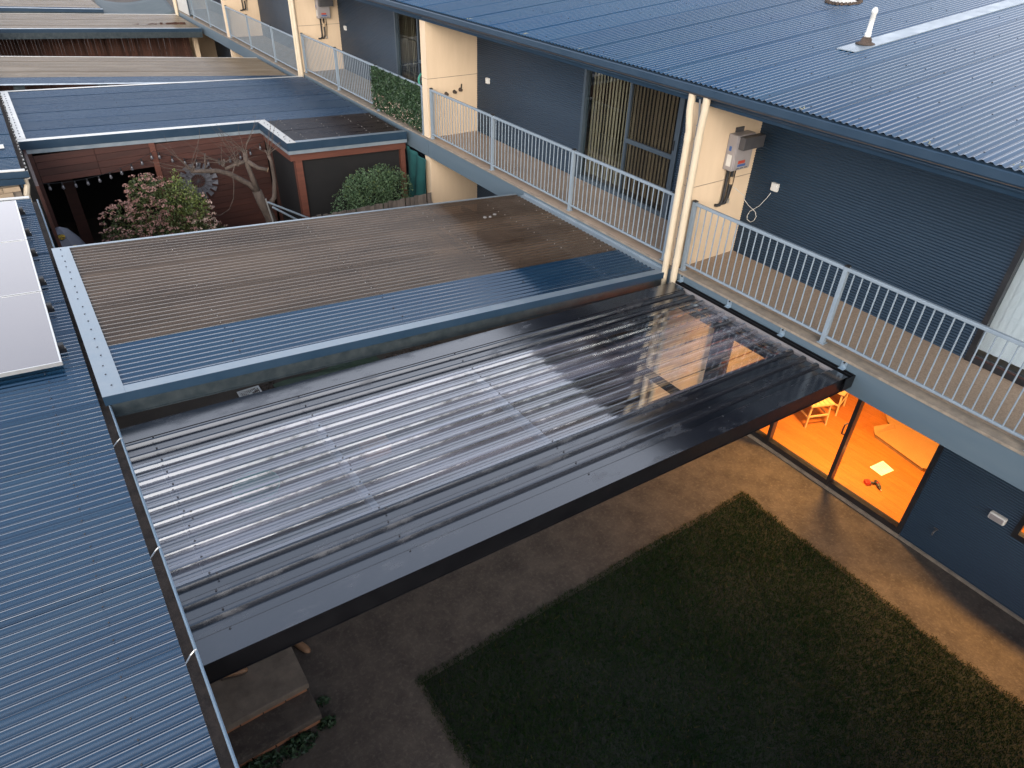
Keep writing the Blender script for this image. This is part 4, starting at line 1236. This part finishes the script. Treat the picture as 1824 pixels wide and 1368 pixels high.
def flower_bush():
    t = thing('flowering_bush', (-5.3, 8.4, 0), 'large bush covered in pink flower clusters in the yard behind the brown roof', 'bush')
    lobes = [((-5.35, 8.4, 2.05), (.62, .42, .62)), ((-5.95, 8.4, 1.75), (.5, .4, .55)), ((-4.95, 8.4, 1.85), (.5, .4, .55)), ((-5.4, 8.35, 1.3), (1.0, .45, .6)), ((-4.65, 8.4, 1.35), (.42, .35, .38)), ((-5.55, 8.4, 2.45), (.32, .3, .3)), ((-5.15, 8.4, 2.3), (.34, .3, .32)), ((-6.2, 8.4, 1.3), (.35, .3, .45))]
    leaf_object('crown', 'leaf_flower', blob_points(9500, lobes, .5), .032, t, up=.3)
    lime = [((-4.98, 8.36, 2.25), (.34, .3, .36)), ((-4.97, 8.36, 2.6), (.10, .1, .22)), ((-4.8, 8.38, 2.0), (.3, .28, .35))]
    leaf_object('lime_leaves', 'leaf_lime', blob_points(1700, lime, .6), .026, t, up=.6)
    # flower heads: flat clusters of petals
    c = blob_points(850, lobes, .95)
    c = c[(c[:, 1] < 8.62)]
    c = c[~((c[:, 0] > -5.2) & (c[:, 0] < -4.6) & (c[:, 2] > 1.95) & (rng.random(len(c)) < .8))]
    P1, P2 = [], []
    for i, q in enumerate(c):
        k = 16
        d = rng.normal(0, 1, (k, 3)); d /= np.linalg.norm(d, axis=1)[:, None]
        d[:, 2] = abs(d[:, 2]) * .6
        pp_ = q + d * rng.uniform(.035, .065)
        (P2 if (q[0] > -4.9 or q[2] < 1.25) and rng.random() < .75 else P1).append(pp_)
    leaf_object('pink_flower', 'petal_pink', np.concatenate(P1), .022, t, up=.5, kind='stuff')
    leaf_object('pale_flower', 'petal_pale', np.concatenate(P2), .022, t, up=.5, kind='stuff')
    m = MB()
    for a in (-.5, -.2, .15, .5):
        m.tube([(-5.3, 8.4, 0), (-5.3 + a * .6, 8.4, .7), (-5.3 + a * 1.3, 8.4, 1.5)], [.04, .03, .015], 7)
    m.build('trunk', 'bark', t)
flower_bush()

def bare_tree():
    t = thing('bare_tree', (-3.2, 8.75, 0), 'leafless pollarded tree with cut grey limbs before the cedar wall', 'tree')
    m = MB()
    m.tube([(-3.1, 8.75, 0), (-3.2, 8.75, .8), (-3.3, 8.73, 1.4), (-3.42, 8.7, 1.75), (-3.47, 8.7, 1.98)], [.13, .12, .11, .10, .095], 10)
    m.build('trunk', 'bark', t, smooth=True)
    limbs = [
        [(-3.46, 8.7, 1.95), (-3.6, 8.72, 2.15), (-3.95, 8.73, 2.42), (-4.15, 8.73, 2.5), (-4.45, 8.74, 2.54), (-4.62, 8.75, 2.56)],
        [(-3.45, 8.7, 1.95), (-3.52, 8.68, 2.3), (-3.58, 8.66, 2.62), (-3.57, 8.66, 2.78)],
        [(-3.56, 8.66, 2.62), (-3.4, 8.6, 2.48), (-3.22, 8.55, 2.42)],
        [(-3.3, 8.73, 1.6), (-3.12, 8.78, 1.75), (-3.05, 8.8, 2.1), (-3.05, 8.8, 2.5), (-3.08, 8.8, 2.62)],
        [(-3.58, 8.66, 2.62), (-3.75, 8.66, 2.6), (-4.0, 8.7, 2.52)],
        [(-4.35, 8.74, 2.54), (-4.33, 8.74, 2.7), (-4.3, 8.74, 2.86)],
    ]
    rad = [[.062, .056, .05, .046, .04, .024], [.06, .052, .048, .045], [.046, .042, .04], [.056, .048, .04, .034, .038], [.04, .036, .032], [.016, .014, .014]]
    for p, r in zip(limbs, rad):
        MB().tube(p, r, 9).build('limb', 'bark', t, smooth=True)
    MB().lathe((0, 0, 0), [(.046, 0), (.046, .004)], 10).v
    MB().tube([(-3.22, 8.55, 2.42), (-3.215, 8.548, 2.418)], .049, 10).build('cut_end', 'cut_wood', t)
    for (x, y, z) in ((-3.57, 8.66, 2.8), (-4.02, 8.7, 2.62), (-3.08, 8.8, 2.66), (-4.6, 8.75, 2.58), (-3.75, 8.66, 2.6)):
        k = MB()
        for i in range(9):
            a, b = random.uniform(0, 6.28), random.uniform(.1, 1.0)
            k.tube([(x, y, z - .04), (x + .06 * math.cos(a), y + .04 * math.sin(a), z + .03 + .06 * b)], [.028, .012], 6)
        k.build('pollard_knob', 'bark', t)
        tw = MB()
        for i in range(9):
            a = random.uniform(-1.4, 1.4); L = random.uniform(.3, .85)
            p = Vector((x, y, z)); pts = [tuple(p)]
            d = Vector((math.sin(a), random.uniform(-.2, .2), math.cos(a)))
            for s_ in range(5):
                p = p + d * L / 5
                d = (d + Vector((random.uniform(-.3, .3), 0, random.uniform(-.25, .2)))).normalized()
                pts.append(tuple(p))
            tw.tube(pts, [.006, .0055, .005, .004, .003, .002], 5)
        tw.build('twigs', 'bark', t, kind='stuff')
    MB().tube([(-3.8, 8.66, 2.6), (-3.9, 8.6, 2.45), (-3.92, 8.6, 2.2), (-3.98, 8.6, 1.95), (-4.1, 8.6, 1.75), (-4.3, 8.6, 1.66), (-4.5, 8.6, 1.7)], [.01, .009, .008, .007, .006, .005, .003], 6).build('twig', 'bark', t)
bare_tree()
cl = thing('clothes_line', (-3.1, 8.3, 0), 'grey metal poles leaning beside the bare tree', 'metal poles')
MB().tube([(-3.42, 8.3, .2), (-3.36, 8.32, 1.45), (-3.42, 8.34, 1.92)], .016, 8).build('pole', 'alloy', cl)
MB().tube([(-3.4, 8.3, 1.86), (-2.6, 8.3, 1.35)], .022, 8).build('pole', 'rail_paint', cl)
MB().tube([(-3.35, 8.2, 1.78), (-2.75, 8.2, 1.30)], .022, 8).build('pole', 'rail_paint', cl)
MB().tube([(-4.5, 8.1, 1.52), (-3.4, 8.1, 1.46)], .02, 8).build('pole', 'alloy', cl)

# pop up tent
tt = thing('play_tent', (-6.95, 9.0, 0), 'grey pop up play tent with yellow eye shaped windows', 'tent')
m = MB()
prof = [(.62, .62, 0), (.60, .60, .5), (.50, .52, 1.0), (.30, .34, 1.45), (.15, .18, 1.68), (.02, .02, 1.76)]
n = 8
for rx, ry, z in prof:
    for k in range(n):
        a = 2 * math.pi * (k + .5) / n
        m.v.append((-6.95 + rx * math.cos(a), 9.0 + ry * math.sin(a), z))
for i in range(len(prof) - 1):
    for k in range(n):
        m.f.append((i * n + k, i * n + (k + 1) % n, (i + 1) * n + (k + 1) % n, (i + 1) * n + k))
m.build('canopy', 'tent_grey', tt)
tt.location = (-7.08, 9.0, 0.1)
def patch(cx, cz, w, h, mat, name):
    k = MB()
    def surf(x, z):
        ry = np.interp(z, [p[2] for p in prof], [p[1] for p in prof])
        return 9.0 - ry * .93 - .012
    pts = [(cx, cz)] + [(cx + w * math.cos(a), cz + h * math.sin(a)) for a in np.linspace(0, 2 * math.pi, 17)]
    k.v = [(x, float(surf(x, z)), z) for x, z in pts]
    k.f = [(0, i, i + 1) for i in range(1, 17)]
    k.build(name, mat, tt)
patch(-6.86, 1.40, .11, .075, 'black_rubber', 'window_patch')
patch(-6.80, 1.42, .075, .06, 'yellow', 'window_patch')
patch(-6.97, 1.63, .08, .05, 'black_rubber', 'window_patch')
patch(-6.95, 1.635, .06, .04, 'yellow', 'window_patch')
ut = thing('garden_tarp', (-6.2, 8.3, 0), 'crumpled teal garden cloth at the foot of the flowering bush', 'garden cloth')
m = MB()
for i in range(7):
    for j in range(7):
        m.v.append((-6.75 + .16 * i, 8.1 + .08 * j, 1.25 + .12 * math.sin(i * 1.3) * math.cos(j) + .14 * math.exp(-((i - 4) ** 2))))
m.f = [(i * 7 + j, (i + 1) * 7 + j, (i + 1) * 7 + j + 1, i * 7 + j + 1) for i in range(6) for j in range(6)]
m.build('cloth', 'shade_cloth', ut)
MB().box((-6.7, 8.12, 0), (-5.8, 8.5, 1.1)).build('bench', 'paling', ut)

# ------------------------------------------------------------------ far yards
def far_roof(y0, y1, z0, s, mat, x0, x1, label, blue=None, near=True):
    t = thing('patio_roof', ((x0 + x1) / 2, (y0 + y1) / 2, 0), label, 'patio roof')
    zf = lambda x: z0 - s * x
    ya = y0
    if blue:
        corr_roof(t, 'blue_roof_old', x0, x1, y0, y0 + blue, z0 + .003, s, 6, blue); ya = y0 + blue
    corr_roof(t, mat, x0, x1, ya, y1, z0, s, 6)
    MB().slab_x(x0 - .05, x1, y0 - .1, y0 + .04, lambda x: zf(x) + .022, .004).build('front_flashing', 'flashing', t)
    if near:
        MB().slab_x(x0 - .05, x1, y0 - .108, y0 - .101, lambda x: zf(x) + .0215, .12).build('front_fascia', 'blue_fascia', t)
        MB().slab_x(x0 - .05, x1, y0 - .10, y0 - .05, lambda x: zf(x) - .10, .2).build('front_beam', 'galv_beam', t)
    MB().slab_x(x0 - .05, x1, y1, y1 + .05, lambda x: zf(x) + .018, .01).build('back_flashing', 'pale_flashing', t)
    for i in range(4):
        x = x0 + .8 + i * 1.75
        if x < x1: MB().box((x - .11, y0, zf(x) - .12), (x + .11, y1, zf(x) - .022)).build('purlin', 'galv_beam', t)
    return t
far_roof(15.05, 18.75, 2.56, .083, 'tan_poly', -7.6, -.12, 'tan translucent patio roof just behind the blue one', .85, False)
far_roof(25.55, 29.4, 2.50, .055, 'tan_poly', -9.5, -.12, 'far tan patio roof with dark blue fascia near the top', None, True)
far_roof(29.75, 34.5, 2.62, .06, 'tan_poly', -11, -2.8, 'farthest tan patio roof in the top left corner', .4, True)
bf = thing('brush_fence', (-4, 26.6, 0), 'dark red brown slatted fence in the far yard under the patio roof edge', 'fence')
me = MB().box((-.05, -.012, 0), (.05, .012, 2.62)).mesh('slat', 'brush_fence')
for i in range(88):
    o = inst('slat', me, bf, (-9.6 + i * .105, 26.6 + random.uniform(-.012, .012), 0), (random.uniform(-.02, .02), 0, 0))
    o.scale = (1, 1, random.uniform(.985, 1.01))
MB().box((-9.7, 26.63, .4), (-.4, 26.67, .5)).box((-9.7, 26.63, 1.6), (-.4, 26.67, 1.7)).build('rail', 'brush_fence', bf)
MB().box((-.28, 26.5, 0), (-.12, 26.66, 2.3)).build('post', 'cream', bf)
sl2 = MB()
nx, ny = 16, 8
for i in range(nx + 1):
    for j in range(ny + 1):
        u, v = i / nx, j / ny
        x = -2.9 + 2.85 * u + .35 * v; y = 29.7 + 4.2 * v
        sl2.v.append((x, y, 2.62 - .28 * math.sin(math.pi * u) * (1 - .3 * v) + .10 * math.sin(5 * u + 3 * v) * .35 + .12 * v))
sl2.f = [(i * (ny + 1) + j, (i + 1) * (ny + 1) + j, (i + 1) * (ny + 1) + j + 1, i * (ny + 1) + j + 1) for i in range(nx) for j in range(ny)]
so = sl2.build('shade_sail', 'sail_cloth', None, smooth=True, label='grey green sagging shade sail at the top edge beside the last balcony', cat='shade sail')
so.modifiers.new('thickness', 'SOLIDIFY').thickness = .01
# lattice panel on the last balcony
lt = thing('lattice_panel', (.03, 28.6, 2.67), 'pale lattice panel on the farthest balcony at the top edge', 'lattice')
MB().box((.015, 27.55, 2.69), (.045, 29.35, 3.9)).build('panel', 'pale_flashing', lt)
MB().box((.0, 27.5, 2.68), (.05, 27.55, 3.95)).box((.0, 29.35, 2.68), (.05, 29.4, 3.95)).build('frame', 'glass_frame', lt)

# ------------------------------------------------------------------ added behind the camera, unseen: fence and trees to darken roof rib reflections
paling_fence(-7.05, -7.1, 1.1, 1.8, 'added unseen paling fence behind the camera for the roof reflections')
for i, (x, y, h, rr) in enumerate(((-19, -15, 6.0, 3.0), (-13.5, -16.5, 6.8, 3.2), (-8, -15.5, 6.2, 3.0), (-2.5, -16.5, 7.0, 3.2), (3, -15.5, 6.4, 3.0), (9, -16.5, 6.6, 3.2))):
    t = thing('reflection_tree', (x, y, 0), ['first', 'second', 'third', 'fourth', 'fifth', 'sixth'][i] + ' leafy tree from the left in the unseen row added for roof reflections', 'tree', 'unseen trees added for the roof reflections')
    lobes = [((x + random.uniform(-1.4, 1.4), y + random.uniform(-.8, .8), h * random.uniform(.35, .8)), (rr * random.uniform(.45, .7), rr * .5, h * random.uniform(.16, .26))) for q in range(9)]
    leaf_object('crown', 'leaf_dark', blob_points(4200, lobes, .3), .13, t, up=.2)
    MB().tube([(x, y, 0), (x + .1, y, h * .3), (x, y + .1, h * .65)], [.2, .15, .06], 8).build('trunk', 'bark', t)
    k_ = MB()
    for q in range(4):
        a = random.uniform(0, 6.28)
        k_.tube([(x + .05, y, h * .3), (x + math.cos(a), y + .5 * math.sin(a), h * .55)], [.07, .03], 6)
    k_.build('limbs', 'bark', t)
